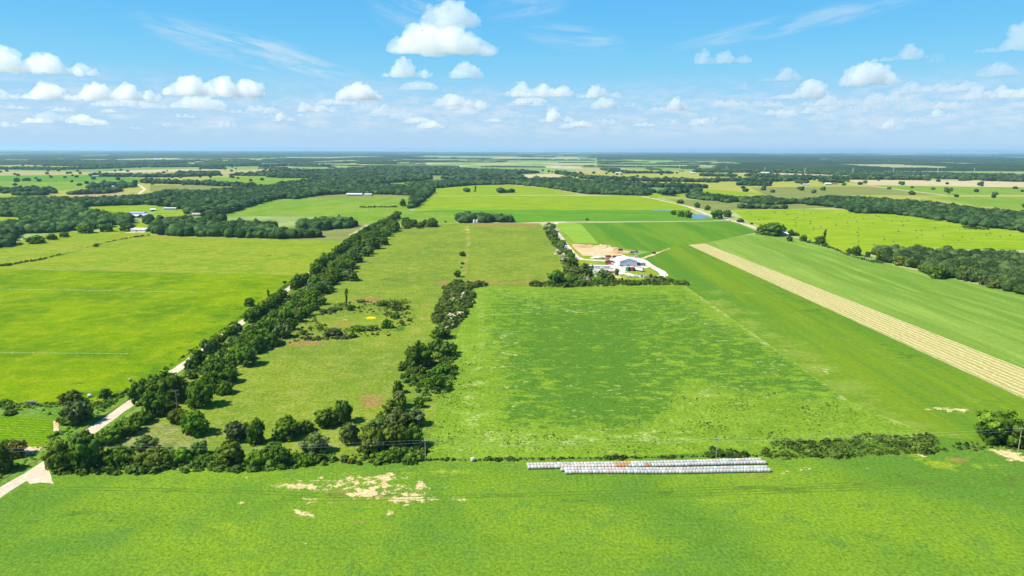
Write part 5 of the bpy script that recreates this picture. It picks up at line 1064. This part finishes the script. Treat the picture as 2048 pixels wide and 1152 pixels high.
def container(px, py, rot, mat, L, label, roof=None, name='cargo_container', cat='container', wh=False, H=2.6, W=2.5):
    g = G(px, py); t = empty(name, (g.x, g.y, .05), math.radians(rot)); tag(t, label, cat); z0 = 1.1 if wh else .12
    MB().box((0, 0, z0 + H / 2), (L, W, H)).done('body', mat, t, bevel=.04)
    b = MB()
    for i in range(int(L / .6)): b.box((-L / 2 + .4 + i * .6, -W / 2 - .03, z0 + H / 2), (.14, .06, H * .9)).box((-L / 2 + .4 + i * .6, W / 2 + .03, z0 + H / 2), (.14, .06, H * .9))
    b.done('side_rib', mat, t)
    MB().box((0, 0, z0 + H + .04), (L - .1, W - .1, .06)).done('roof', roof or mat, t)
    for y in (-.6, .6): MB().box((L / 2 + .04, y, z0 + H / 2), (.06, 1.1, H * .88)).done('door', mat, t)
    if wh: wheels(t, (-L / 2 + 1.2, -L / 2 + 2.3), (-W / 2 + .2, W / 2 - .2), .5); MB().box((L / 2 - 1.5, -.8, .55), (.15, .15, 1.1)).box((L / 2 - 1.5, .8, .55), (.15, .15, 1.1)).done('landing_leg', M_GREY, t)
    else: MB().box((-L / 2 + .3, 0, .04), (.4, W, .12)).box((L / 2 - .3, 0, .04), (.4, W, .12)).done('skid', M_GREY, t)
    return t
container(1256, 541.5, 55, M_GREEN, 5.5, 'dark green container on the grass island of the farm drive', H=3.4, W=3)
container(1265.5, 541.5, 60, M_MAROON, 5.5, 'maroon container beside the dark green one on the grass island', H=3.4, W=3)
container(1276.5, 542, -48, M_WHITE, 12.5, 'white box trailer with a dark roof on the grass island', roof=M_MAROON, name='box_trailer', cat='trailer', wh=True, H=2.9, W=2.7)
container(1216, 516.5, 20, M_RED, 6, 'red box trailer at the top of the farmyard', name='box_trailer', cat='trailer', wh=True, H=2.2)
def flatbed(px, py, rot, L, label, load=M_WHITE):
    g = G(px, py); t = empty('flatbed_trailer', (g.x, g.y, .04), math.radians(rot)); tag(t, label, 'trailer')
    MB().box((0, 0, 1.0), (L, 2.4, .2)).done('deck', M_STEELF, t); MB().box((0, -.5, .82), (L * .95, .15, .2)).box((0, .5, .82), (L * .95, .15, .2)).done('chassis_beam', M_GREY, t)
    wheels(t, (-L / 2 + 1.4, -L / 2 + 2.5), (-1, 1), .45); MB().poly([(L / 2, -.5, .85), (L / 2 + 1.6, 0, .85), (L / 2, .5, .85)], (0, 0, .12)).done('hitch', M_GREY, t)
flatbed(1197.5, 517.5, 0, 11, 'left long flatbed trailer parked on the white lay-by')
flatbed(1210, 517.5, 0, 8, 'right flatbed trailer parked close to the red trailer')
def machine(px, py, rot, label, s=1.0, mat=M_GREY, name='combine_harvester', cat='harvester'):
    g = G(px, py); t = empty(name, (g.x, g.y, .04), math.radians(rot)); tag(t, label, cat); t.scale = (s, s, s)
    MB().poly([(-3.4, -1.3, 1.0), (2.2, -1.3, 1.0), (2.4, -1.3, 2.2), (1.2, -1.3, 3.1), (-2.6, -1.3, 3.3), (-3.6, -1.3, 2.4)], (0, 2.6, 0)).done('body', mat, t, bevel=.08)
    cb = MB().box((2.6, 0, 2.6), (1.5, 1.9, 1.7), taper=.92).done('cab', M_DARK, t); MB().box((2.6, 0, 3.55), (1.7, 2.0, .16)).done('cab_roof', M_STEELF, cb)
    MB().cyl((4.4, -2.7, .7), (4.4, 2.7, .7), .55, n=12).box((3.9, 0, .5), (.4, 5.6, .9)).done('header', M_STEEL, t)
    MB().cyl((-1, 1.2, 3.1), (-3.4, 3.6, 4.0), .2).done('unloading_spout', M_STEEL, t)
    wheels(t, (1.6,), (-1.5, 1.5), .95, .6); wheels(t, (-2.6,), (-1.3, 1.3), .6, .4)
machine(1284, 531.8, 170, 'bulky dark harvester beside the right barn wall')
machine(1276.5, 529.5, 100, 'smaller dark machine touching the right barn corner', .75)
def tractor(px, py, rot, label, mat, s=1.0):
    g = G(px, py); t = empty('tractor', (g.x, g.y, .04), math.radians(rot)); tag(t, label, 'tractor'); t.scale = (s, s, s)
    MB().box((1.2, 0, 1.35), (2.2, .9, .8)).done('bonnet', mat, t, bevel=.08); cb = MB().box((-.5, 0, 1.9), (1.4, 1.5, 1.5), taper=.9).done('cab', M_DARK, t); MB().box((-.5, 0, 2.72), (1.6, 1.6, .12)).done('cab_roof', mat, cb)
    MB().cyl((1.3, .3, 1.7), (1.3, .3, 2.6), .06).done('exhaust', M_GREY, t)
    for y in (-.95, .95): MB().box((-.8, y, 1.55), (1.2, .5, .1)).done('fender', mat, t)
    wheels(t, (-.9,), (-.95, .95), .85, .5); wheels(t, (1.8,), (-.75, .75), .5, .3)
tractor(1256.5, 532.4, -100, 'dark red tractor with a roll bar between the barn doors', M_MAROON)
tractor(1229, 515.6, 30, 'dark green tractor behind the left end of the barn', M_GREEN)
tractor(1308, 507.8, 20, 'grey tractor on the bare track through the crop field', M_GREY)
tractor(1264, 507.3, 40, 'dark loader at the left of three machines above the barn', M_GREY, 1.1)
tractor(1272, 505.6, 160, 'dark tractor at the right of three machines above the barn', M_GREY, 1.2)
flatbed(1266.5, 508.8, 10, 5, 'small dark cart below the two machines above the barn')
machine(1241, 501.5, 10, 'rust brown digger on the sandy dug bank', .8, M_MAROON, 'excavator', 'digger')
def cart(px, py, rot, label):
    g = G(px, py); t = empty('cattle_trailer', (g.x, g.y, .03), math.radians(rot)); tag(t, label, 'trailer')
    MB().box((0, 0, 1.05), (3.8, 1.7, .9)).done('body', M_GREY, t, bevel=.06); MB().box((1.92, 0, 1.1), (.06, 1.5, .8)).done('tailgate', M_INS, t); wheels(t, (-.6, .5), (-.9, .9), .36); MB().cyl((-1.9, 0, .6), (-3.0, 0, .5), .05).done('hitch', M_GREY, t)
cart(64, 808.5, 4, 'dark trailer with a pale tail standing on the fence strip at the left')

# wrapped bales in long rows, hay bales on the meadow
def bale_mesh(name, L, r, seed):
    q = random.Random(seed); bm = bmesh.new(); n = 22; rings = []
    prof = [(-L / 2, r * .55), (-L / 2 - .02, r * .9), (-L / 2 + .07, r), (-L / 6, r * 1.02), (L / 6, r * 1.01), (L / 2 - .07, r), (L / 2 + .02, r * .9), (L / 2, r * .55)]
    for x, rr_ in prof:
        ring = []
        for i in range(n):
            a = 6.28318 * i / n; k = 1 + q.uniform(-.012, .012); y, z = math.cos(a) * rr_ * k, math.sin(a) * rr_ * k
            z = max(z, -r * .90) * (.97 if z > 0 else 1); ring.append(bm.verts.new((x, y, z + r * .9)))
        rings.append(ring)
    for k in range(len(rings) - 1):
        for i in range(n):
            f = bm.faces.new((rings[k][i], rings[k][(i + 1) % n], rings[k + 1][(i + 1) % n], rings[k + 1][i])); f.smooth = True; f.material_index = 0 if 1 <= k <= len(rings) - 3 else 1
    f = bm.faces.new(rings[0]); f.material_index = 1; f = bm.faces.new(rings[-1]); f.material_index = 1
    bmesh.ops.recalc_face_normals(bm, faces=bm.faces[:]); me = bpy.data.meshes.new(name); bm.to_mesh(me); bm.free(); me.materials.append(M_WRAP); me.materials.append(M_BEND); return me
BM_ = [bale_mesh('wrapped_bale', 1.23, .80, s) for s in range(5)]
HBM = [bale_mesh('hay_bale', 1.5, .95, s + 9) for s in range(3)]
def bale_row(A, B, off, seed, where, stain=(), wav=.0, tint=None):
    q = random.Random(seed); a, b = G(*A), G(*B); d_ = (b - a); L = d_.length; d_.normalize(); nn = Vector((-d_.y, d_.x, 0)); n = int(L / 1.29); ang = math.atan2(d_.y, d_.x); jump = 0
    for i in range(n):
        t = (i + .5) / n; p = a + d_ * (L * t) + nn * (off + wav * math.sin(t * 7 + 1) + q.uniform(-.05, .05)); o = link('wrapped_bale', q.choice(BM_)); o.location = (p.x, p.y, .02); o.rotation_euler = (q.choice((0, 0)), 0, ang + q.uniform(-.03, .03)); o.scale = (1, q.uniform(.96, 1.05), q.uniform(.95, 1.04))
        u = A[0] + (B[0] - A[0]) * t; c = (.46, .41, .365) if u < 1230 else (.42, .415, .38); k = q.uniform(.86, 1.08)
        if q.random() < .12: c = (.50, .56, .55)
        if q.random() < .10: c = (.58, .47, .40)
        lab = f'white net-wrapped bale, {ordinal(i)} from the left in the {where}'
        for (s0, s1, sc_, pr) in stain:
            if s0 <= u <= s1 and q.random() < pr: c = sc_; k = q.uniform(.85, 1.05); lab = f'orange-stained bale, {ordinal(i)} from the left in the {where}'
        if q.random() < .04: c = (.52, .53, .53)
        o.color = (c[0] * k, c[1] * k, c[2] * k, 1); tag(o, lab, 'bale', 'net-wrapped bales lined up along the hedge'); j = 0
OR_ = (.50, .24, .08)
bale_row((1055, 938.6), (1532, 928.6), 0, 1, 'front row of the upper bale line', [(1225, 1252, OR_, .9), (1290, 1302, (.44, .2, .1), .9), (1252, 1290, (.38, .36, .27), .6)], .25)
bale_row((1054, 937.6), (1526, 927.2), 1.62, 2, 'rear row of the upper bale line', [(1225, 1246, (.42, .32, .22), .6), (1246, 1276, (.52, .29, .1), .7)], .25)
bale_row((1130, 948.2), (1541, 944.6), 0, 3, 'front row of the lower bale line', [], .3)
bale_row((1122, 947.0), (1538, 943.2), 1.62, 4, 'rear row of the lower bale line', [], .3)
for x, y, c, lb in ((179.5, 794.5, (.70, .66, .60), 'single white round bale at the left beside the dark round tree'), (261, 762.5, (.34, .24, .16), 'single brown round bale against the verge left of the dirt road'), (945.5, 922.5, (.5, .44, .36), 'small weathered round bale at the hedge line left of the rows')):
    o = link('round_bale', HBM[0]); g = G(x, y); o.location = (g.x, g.y, .02); o.rotation_euler = (0, 0, .5); o.color = (*c, 1); o.scale = (.95, .95, .95); tag(o, lb, 'bale')
HAY = [(110,33),(150,62),(430,20),(445,33),(560,30),(600,60),(810,25),(815,58),(902,44),(240,125),(305,117),(687,125),(717,104),(742,94),(710,163),(900,145),(898,178),(708,208),(1030,215),(943,232),(932,257),(1118,100),(1262,55),(1342,73),(1398,92),(1463,97),(1372,165),(1228,195),(1382,208),(1497,152),(1520,233),(1500,287),(1510,334),(1515,407),(1715,450),(1580,118),(1702,168),(1735,73),(1762,82),(1785,85),(1813,107),(1845,126),(1942,143),(1997,90),(1844,376),(1960,410),(2025,275)]
HP = [(1480 + a / 6.4, 420 + b / 6.4) for a, b in HAY] + [(1700 + a / 5.885, 440 + b / 5.885) for a, b in [(773,126),(840,122),(845,175),(787,207),(1000,97),(1090,186),(1168,70),(1290,120),(1320,203),(1268,236),(1435,220),(1605,170),(1648,158),(1765,200),(1880,180),(628,60),(613,70),(603,25),(677,8)]]
HX = sorted(range(len(HP)), key=lambda k: HP[k][0])
for i, (x, y) in enumerate(HP):
    o = link('hay_bale', HBM[i % 3]); g = G(x, y + .5); o.location = (g.x, g.y, .02); o.rotation_euler = (0, 0, RT.uniform(-1.2, 1.2)); o.scale = (1.2, 1.2, 1.2); k = RT.uniform(.85, 1.1); o.color = (.22 * k, .21 * k, .10 * k, 1)
    tag(o, f'round hay bale loose on the mown meadow, {ordinal(HX.index(i))} from the left', 'hay bale', 'hay bales scattered over the right meadow')

# power poles, wires, pylons
def pole(px, py, ptop, label, arm=2.4, rot=0, name='power_pole', group=None, ins=3):
    g = G(px, py); s = ppm(px, py); ang = math.atan2(HC, math.hypot(g.x, g.y)); H = (py - ptop) / s / math.cos(ang) * 1.06
    t = empty(name, (g.x, g.y, 0), math.radians(rot)); tag(t, label, 'power pole', group)
    MB().cyl((0, 0, 0), (0, 0, H), .17, .11, n=10).done('pole', M_WOOD, t)
    if arm:
        ar = MB().box((0, -.16, H - .35), (arm, .1, .13)).cyl((-.7, -.13, H - .35), (0, -.13, H - 1.0), .025, n=5).cyl((.7, -.13, H - .35), (0, -.13, H - 1.0), .025, n=5).done('crossarm', M_WOOD, t)
        for x in ((-arm / 2 + .12, arm / 2 - .12, .35)[:ins]): MB().cyl((x, -.16, H - .29), (x, -.16, H - .02), .075, .05, n=8).done('insulator', M_INS, ar)
    return Vector((g.x, g.y, 0)), H
A0 = pole(-150, 938, 895, 'power pole beyond the left edge of the hedge line') if False else None
P1 = pole(211, 930, 894, 'crossarm power pole rising from the front row near the road corner', rot=-2)
P2 = pole(851, 921, 883.5, 'tall bare power pole at the right end of the front row', rot=0)
P3 = pole(1432, 917, 879, 'power pole behind the wrapped bales', rot=0)
P4 = pole(2036, 904, 858.5, 'power pole standing under the massive oak at the far right', rot=2)
pole(355, 822, 783, 'power pole with white insulators sunk in the roadside hedge', rot=35)
pole(561, 652, 620, 'power pole with crossarm beside the middle of the roadside hedge', rot=35, arm=3)
for x, y, tp, lb in ((17.5, 530, 517, 'leftmost thin pole on the fence across the lime field'), (161, 501.5, 488, 'second thin pole on the fence across the lime field'), (224, 491.5, 482, 'third thin pole on the fence right of the single round tree'), (275, 480, 468, 'thin pole on the fence nearest the pale grey barn'), (1508.5, 450, 437, 'thin pole on the meadow edge left of the cottage grove'), (1589, 470, 456, 'thin pole right behind the cottage grove'), (1735.5, 527, 513, 'thin pole before the large right-hand wood'), (1331, 556, 546, 'dark pole at the right tip of the farm drive loop'), (804, 452, 437, 'thin pole at the end of the roadside hedge'), (1213, 521, 510, 'thin white mast beside the red farmyard shed')): pole(x, y, tp, lb, arm=1.6, ins=2)
def wire(a, b, dx, sag, label, rad=.016):
    (pa, ha), (pb, hb) = a, b; n = 28; m = MB(); d_ = (pb - pa).normalized(); nn = Vector((-d_.y, d_.x, 0)) * dx; q = []
    for i in range(n + 1):
        t = i / n; q.append(pa.lerp(pb, t) + nn * 0 + Vector((0, 0, ha + (hb - ha) * t - .05 - sag * 4 * t * (1 - t) - abs(dx))))
    for i in range(n): m.cyl(q[i], q[i + 1], rad, n=5, cap=False)
    tag(m.done('overhead_wire', M_WIRE), label, 'wire')
PL = (G(-430, 935), P1[1])
for A_, B_, w_ in ((PL, P1, 'left of the crossarm pole'), (P1, P2, 'over the front row of trees'), (P2, P3, 'over the weedy end of the centre field'), (P3, P4, 'over the long dark thicket')):
    wire(A_, B_, 0.0, 1.1, 'upper pale wire sagging ' + w_); wire(A_, B_, 1.1, 1.2, 'lower pale wire sagging ' + w_)
PYL = [(541, 337, 327), (578, 338, 328), (721, 339, 329), (819, 339.5, 331), (912, 339, 332), (991, 339, 331), (1055, 340, 329), (1124, 341, 329), (1273, 341, 329), (1359, 341.5, 329), (1453, 343.5, 332), (1529, 345.5, 334), (1609, 350.5, 336), (1705, 350.5, 336), (1786, 349, 336), (1875, 347, 336), (1948, 346, 336), (868, 306, 302)][:17]
for i, (x, y, tp) in enumerate(PYL):
    g = G(x, y); s = ppm(x, y); H = (y - tp) / s; t = empty('transmission_tower', (g.x, g.y, 0), .1); tag(t, f'slim pale steel pylon, {ordinal(i)} from the left along the far forest', 'pylon', 'slim pylons marching across the far forest')
    b = MB(); k = H * .07
    for sx in (-1, 1):
        for sy in (-1, 1): b.cyl((sx * k, sy * k, 0), (sx * k * .35, sy * k * .35, H), .45, .3, n=5)
    for j in range(5):
        z = H * (j + .5) / 5.2; kk = k * (1 - .65 * z / H); b.box((0, 0, z), (kk * 2.2, kk * 2.2, .5))
    b.done('mast', M_STEELF, t)
    for z in (.80, .9, .985): MB().box((0, 0, H * z), (H * .2, .6, .5)).done('crossarm', M_STEELF, t)

# wheel-line irrigation pipes lying in the bright field
def irrigation(A, B, label, every=13):
    a, b = G(*A), G(*B); d_ = b - a; L = d_.length; t = empty('irrigation_line', (a.x, a.y, 0), math.atan2(d_.y, d_.x)); tag(t, label, 'irrigation pipe'); MB().cyl((0, 0, .75), (L, 0, .75), .045, n=6).done('pipe', M_STEEL, t)
    x = every / 2
    while x < L:
        w_ = MB(); w_.cyl((x - .06, 0, .75), (x + .06, 0, .75), .12, n=8)
        for k in range(12):
            a0, a1 = 6.283 * k / 12, 6.283 * (k + 1) / 12; w_.cyl((x, math.cos(a0) * .72, .75 + math.sin(a0) * .72), (x, math.cos(a1) * .72, .75 + math.sin(a1) * .72), .035, n=4)
            if k % 2 == 0: w_.cyl((x, 0, .75), (x, math.cos(a0) * .72, .75 + math.sin(a0) * .72), .015, n=4)
        w_.done('wheel', M_STEELF, t); x += every
irrigation((-40, 707.5), (256, 709.5), 'wheeled irrigation pipe across the near part of the bright field')
irrigation((-40, 579), (392, 586), 'long wheeled irrigation pipe across the far part of the bright field', 18)
# stones on the open ground
def stone(px, py, s, label, seed):
    r = np.random.RandomState(seed); V, F = ICO2; V = V * (1 + r.uniform(-.14, .14, (len(V), 1))) * [s, s * .7, s * .5] + [0, 0, s * .3]; V[:, 2] = np.maximum(V[:, 2], 0)
    o = link('stone', mesh_from('stone', V, F, mats=(M_ROCK,))); g = G(px, py); o.location = (g.x, g.y, .01); tag(o, label, 'stone')
stone(612, 1088, .45, 'lone pale stone in the foreground grass', 3)
stone(1375, 566.5, .9, 'left pale boulder at the right end of the farm hedge', 4); stone(1381, 566.5, .8, 'right pale boulder at the right end of the farm hedge', 5)

# ------------------------------------------------------------------ clouds: real volumes at 1200 m, seen from below the haze top
def cloud_mat(name, dens, col=(1, 1, 1)):
    m = bpy.data.materials.new(name); m.use_nodes = True; t = NT(m.node_tree); t.nt.nodes.clear(); out = t.n('ShaderNodeOutputMaterial')
    pv = t.n('ShaderNodeVolumePrincipled', {'Color': col, 'Density': dens, 'Anisotropy': .25}); t.nt.links.new(pv.outputs[0], out.inputs['Volume']); return m
CM1, CM2, CM3 = cloud_mat('cloud_vapour', .0048), cloud_mat('far_cloud_vapour', .0035), cloud_mat('thin_cloud_vapour', .0014)
CT1 = bpy.data.textures.new('cloud_big', 'CLOUDS'); CT1.noise_scale = .28; CT1.noise_depth = 4
CT2 = bpy.data.textures.new('cloud_small', 'CLOUDS'); CT2.noise_scale = .09; CT2.noise_depth = 3
def cloud_mesh(seed, env, asp, vox=.022):
    """unit cloud: half width 1, base at 0, height 1 scaled by ENV(x)"""
    q = random.Random(seed); Vs = []; Fs = []; nv = 0
    def ball(x, y, z, r, s=1):
        nonlocal nv
        V, F = ICO2; V = V * r + [x, y, z]; V[:, 2] = np.where(V[:, 2] < 0, V[:, 2] * .18, V[:, 2]); Vs.append(V); Fs.append(F + nv); nv += len(V)
    n = 20
    for i in range(n):
        x = -0.86 + 1.72 * (i + q.uniform(.2, .8)) / n; top = env(x) * asp * q.uniform(.8, 1.05); r = min(max(.07, top * q.uniform(.34, .5)), .30); y = q.uniform(-.3, .3) * (1 - abs(x) * .6)
        zc = max(r * .5, top - r); ball(x, y, zc, r)
        if zc > r: ball(x + q.uniform(-.05, .05), y, zc * .45, r * 1.15)
        for j in range(7):
            a, b_ = q.uniform(0, 6.28), q.uniform(-.2, 1.4); rr = r * q.uniform(.25, .5); ball(x + math.cos(a) * math.cos(b_) * r, y + math.sin(a) * math.cos(b_) * r, zc + math.sin(b_) * r, rr)
    for i in range(12): ball(q.uniform(-.85, .85), q.uniform(-.25, .25), .03, q.uniform(.06, .12))
    me = mesh_from('c', np.concatenate(Vs), np.concatenate(Fs)); o = bpy.data.objects.new('c', me); COL.objects.link(o)
    md = o.modifiers.new('r', 'REMESH'); md.mode = 'VOXEL'; md.voxel_size = vox
    for tx, st in ((CT1, .16 * min(1, asp * 1.6)), (CT2, .05)):
        md = o.modifiers.new('d', 'DISPLACE'); md.texture = tx; md.strength = st; md.mid_level = .5; md.texture_coords = 'LOCAL'
    dg = bpy.context.evaluated_depsgraph_get(); me2 = bpy.data.meshes.new_from_object(o.evaluated_get(dg)); bpy.data.objects.remove(o); bpy.data.meshes.remove(me); me2.name = 'cloud'; return me2
ENV = {
 'dome': lambda x: max(.12, (1 - abs(x + .1) ** 1.7)), 'two': lambda x: max(.34 * (1 - abs(x) ** 3), math.exp(-((x + .62) / .3) ** 2), .9 * math.exp(-((x - .05) / .3) ** 2), .55 * math.exp(-((x - .65) / .25) ** 2)),
 'three': lambda x: max(.6 * (1 - abs(x) ** 4), math.exp(-((x + .45) / .25) ** 2), .95 * math.exp(-((x - .1) / .22) ** 2), .9 * math.exp(-((x - .6) / .22) ** 2)),
 'flat': lambda x: max(.1, .85 * (1 - abs(x) ** 3)), 'peak': lambda x: max(.14, math.exp(-((x + .15) / .36) ** 2), .45 * math.exp(-((x - .6) / .25) ** 2)), 'wedge': lambda x: max(.12, .95 * math.exp(-((x - .3) / .45) ** 2)) }
def cdir(px, py): return CM @ Vector(((px - 1024) / FPX, (576 - py) / FPX, -1))
cache = {}
def cloud(px, py, w_, top, env, mat, label, group=None, seed=None, name='cloud', base=1200):
    d_ = cdir(px, py); w_ *= 1.08; t = (base - HC) / d_.z; P = Vector((0, 0, HC)) + d_ * t; W = w_ / FPX * t; H = (py - top) / FPX * t; asp = H / (W / 2)
    key = (env, round(asp * 2) / 2 if w_ < 90 else round(asp, 2), (seed or 0) % 2 if w_ < 90 else seed, mat.name)
    if key not in cache: cache[key] = cloud_mesh((seed or 0) * 13 + 5, ENV[env], max(key[1], .2), .02 if w_ > 90 else .03); cache[key].materials.append(mat)
    me = cache[key]; zs = max(v.co.z for v in me.vertices)
    o = link(name, me); o.location = P; o.scale = (W / 2, W / 2 * .8, H / zs); o.rotation_euler = (0, 0, -math.atan2(P.x, P.y)); tag(o, label, 'cloud', group); return o
for i, a in enumerate([
 (85, 146, 205, 96, 'two', CM1, 'long cumulus with two humps at the left edge of the sky'),
 (113, 199, 155, 164, 'peak', CM1, 'left one of two joined flat-based clouds low at the left'),
 (247, 200, 140, 162, 'two', CM1, 'right one of two joined flat-based clouds low at the left'),
 (248, 213, 118, 195, 'flat', CM2, 'thin flat cloud under the joined pair at the left'),
 (432, 192, 194, 151, 'three', CM1, 'broad puffy cloud left of centre under the long wispy streak'),
 (402, 216, 112, 190, 'flat', CM2, 'flat cloud tucked under the broad puffy one left of centre'),
 (5, 199, 55, 177, 'dome', CM2, 'small cloud cut by the left edge above the joined pair'),
 (890, 106, 232, 40, 'dome', CM1, 'largest cloud, a tall white heap at the top middle'),
 (906, 52, 130, -2, 'dome', CM1, 'rounded crown of cloud rising behind the largest heap'),
 (815, 154, 106, 113, 'peak', CM1, 'peaked cloud below the left side of the largest heap'),
 (937, 156, 70, 123, 'dome', CM1, 'small rounded cloud below the right side of the largest heap'),
 (720, 199, 98, 164, 'dome', CM1, 'compact domed cloud at the end of the long wispy streak'),
 (838, 179, 82, 161, 'flat', CM2, 'thin small cloud below the peaked one'),
 (1079, 193, 148, 161, 'three', CM1, 'wide three-humped cloud right of the middle'),
 (1060, 206, 76, 192, 'flat', CM2, 'thin strip of cloud under the wide three-humped one'),
 (1200, 195, 94, 170, 'peak', CM1, 'low peaked cloud right of the wide three-humped one'),
 (1340, 220, 72, 192, 'wedge', CM1, 'leaning cloud above the haze right of the middle'),
 (1212, 217, 62, 192, 'dome', CM1, 'small cloud under the low peaked one'),
 (930, 219, 92, 196, 'three', CM2, 'bumpy cloud low in the middle of the sky'),
 (1112, 243, 74, 217, 'peak', CM2, 'bumpy cloud low above the haze under the wide one'),
 (1446, 126, 118, 96, 'two', CM2, 'loose ragged cloud in the right half, alone on blue'),
 (1560, 161, 84, 134, 'wedge', CM2, 'small slanting cloud between the ragged one and the bright heaps'),
 (1600, 196, 112, 157, 'wedge', CM1, 'bright cloud rising to the right, left of the tallest right-hand heap'),
 (1740, 169, 112, 121, 'dome', CM1, 'tallest bright heap cloud on the right side'),
 (1799, 120, 106, 89, 'wedge', CM2, 'soft slanting cloud above the tallest right-hand heap'),
 (1864, 125, 48, 105, 'wedge', CM3, 'faint shred of cloud right of the soft slanting one'),
 (2022, 101, 130, 44, 'wedge', CM2, 'big soft cloud cut by the right edge'),
 (1997, 151, 80, 123, 'dome', CM2, 'rounded cloud below the big one at the right edge'),
 (1992, 196, 136, 169, 'three', CM1, 'long puffy cloud low at the right edge'),
 (1870, 183, 172, 159, 'three', CM2, 'long faint cloud behind the low right-hand clouds'),
 (1783, 204, 96, 181, 'two', CM2, 'bumpy cloud under the long faint one'),
 (1640, 210, 78, 187, 'wedge', CM2, 'slanting thin cloud below the bright rising cloud'),
 (1410, 195, 48, 184, 'flat', CM3, 'left of two faint flat little clouds right of the middle'),
 (1484, 197, 48, 186, 'flat', CM3, 'right of two faint flat little clouds right of the middle'),
 (1488, 179, 30, 166, 'dome', CM3, 'tiny faint puff above the two flat little clouds'),
]): cloud(*a, seed=i + 1)
q = random.Random(4)
for i in range(70):
    x = -20 + i * 29.7 + q.uniform(-10, 10); y = 208 + 50 * q.random() ** 1.3; w_ = q.uniform(26, 80) * (1.15 - (y - 208) / 110)
    cloud(x, y, w_, y - w_ * q.uniform(.16, .34), q.choice(list(ENV)), q.choice((CM2, CM2, CM3)), f'small pale puff low over the horizon, {ordinal(i)} from the left', 'distant puffs low over the horizon', seed=i + 50)

# ------------------------------------------------------------------ the air
hz = MB(); hz.box((0, 21000, 84), (92000, 48000, 170)); ho = hz.done('haze', cloud_mat('haze_air', 3.5e-5, (.45, .73, 1.0)))
ho['kind'] = 'stuff'
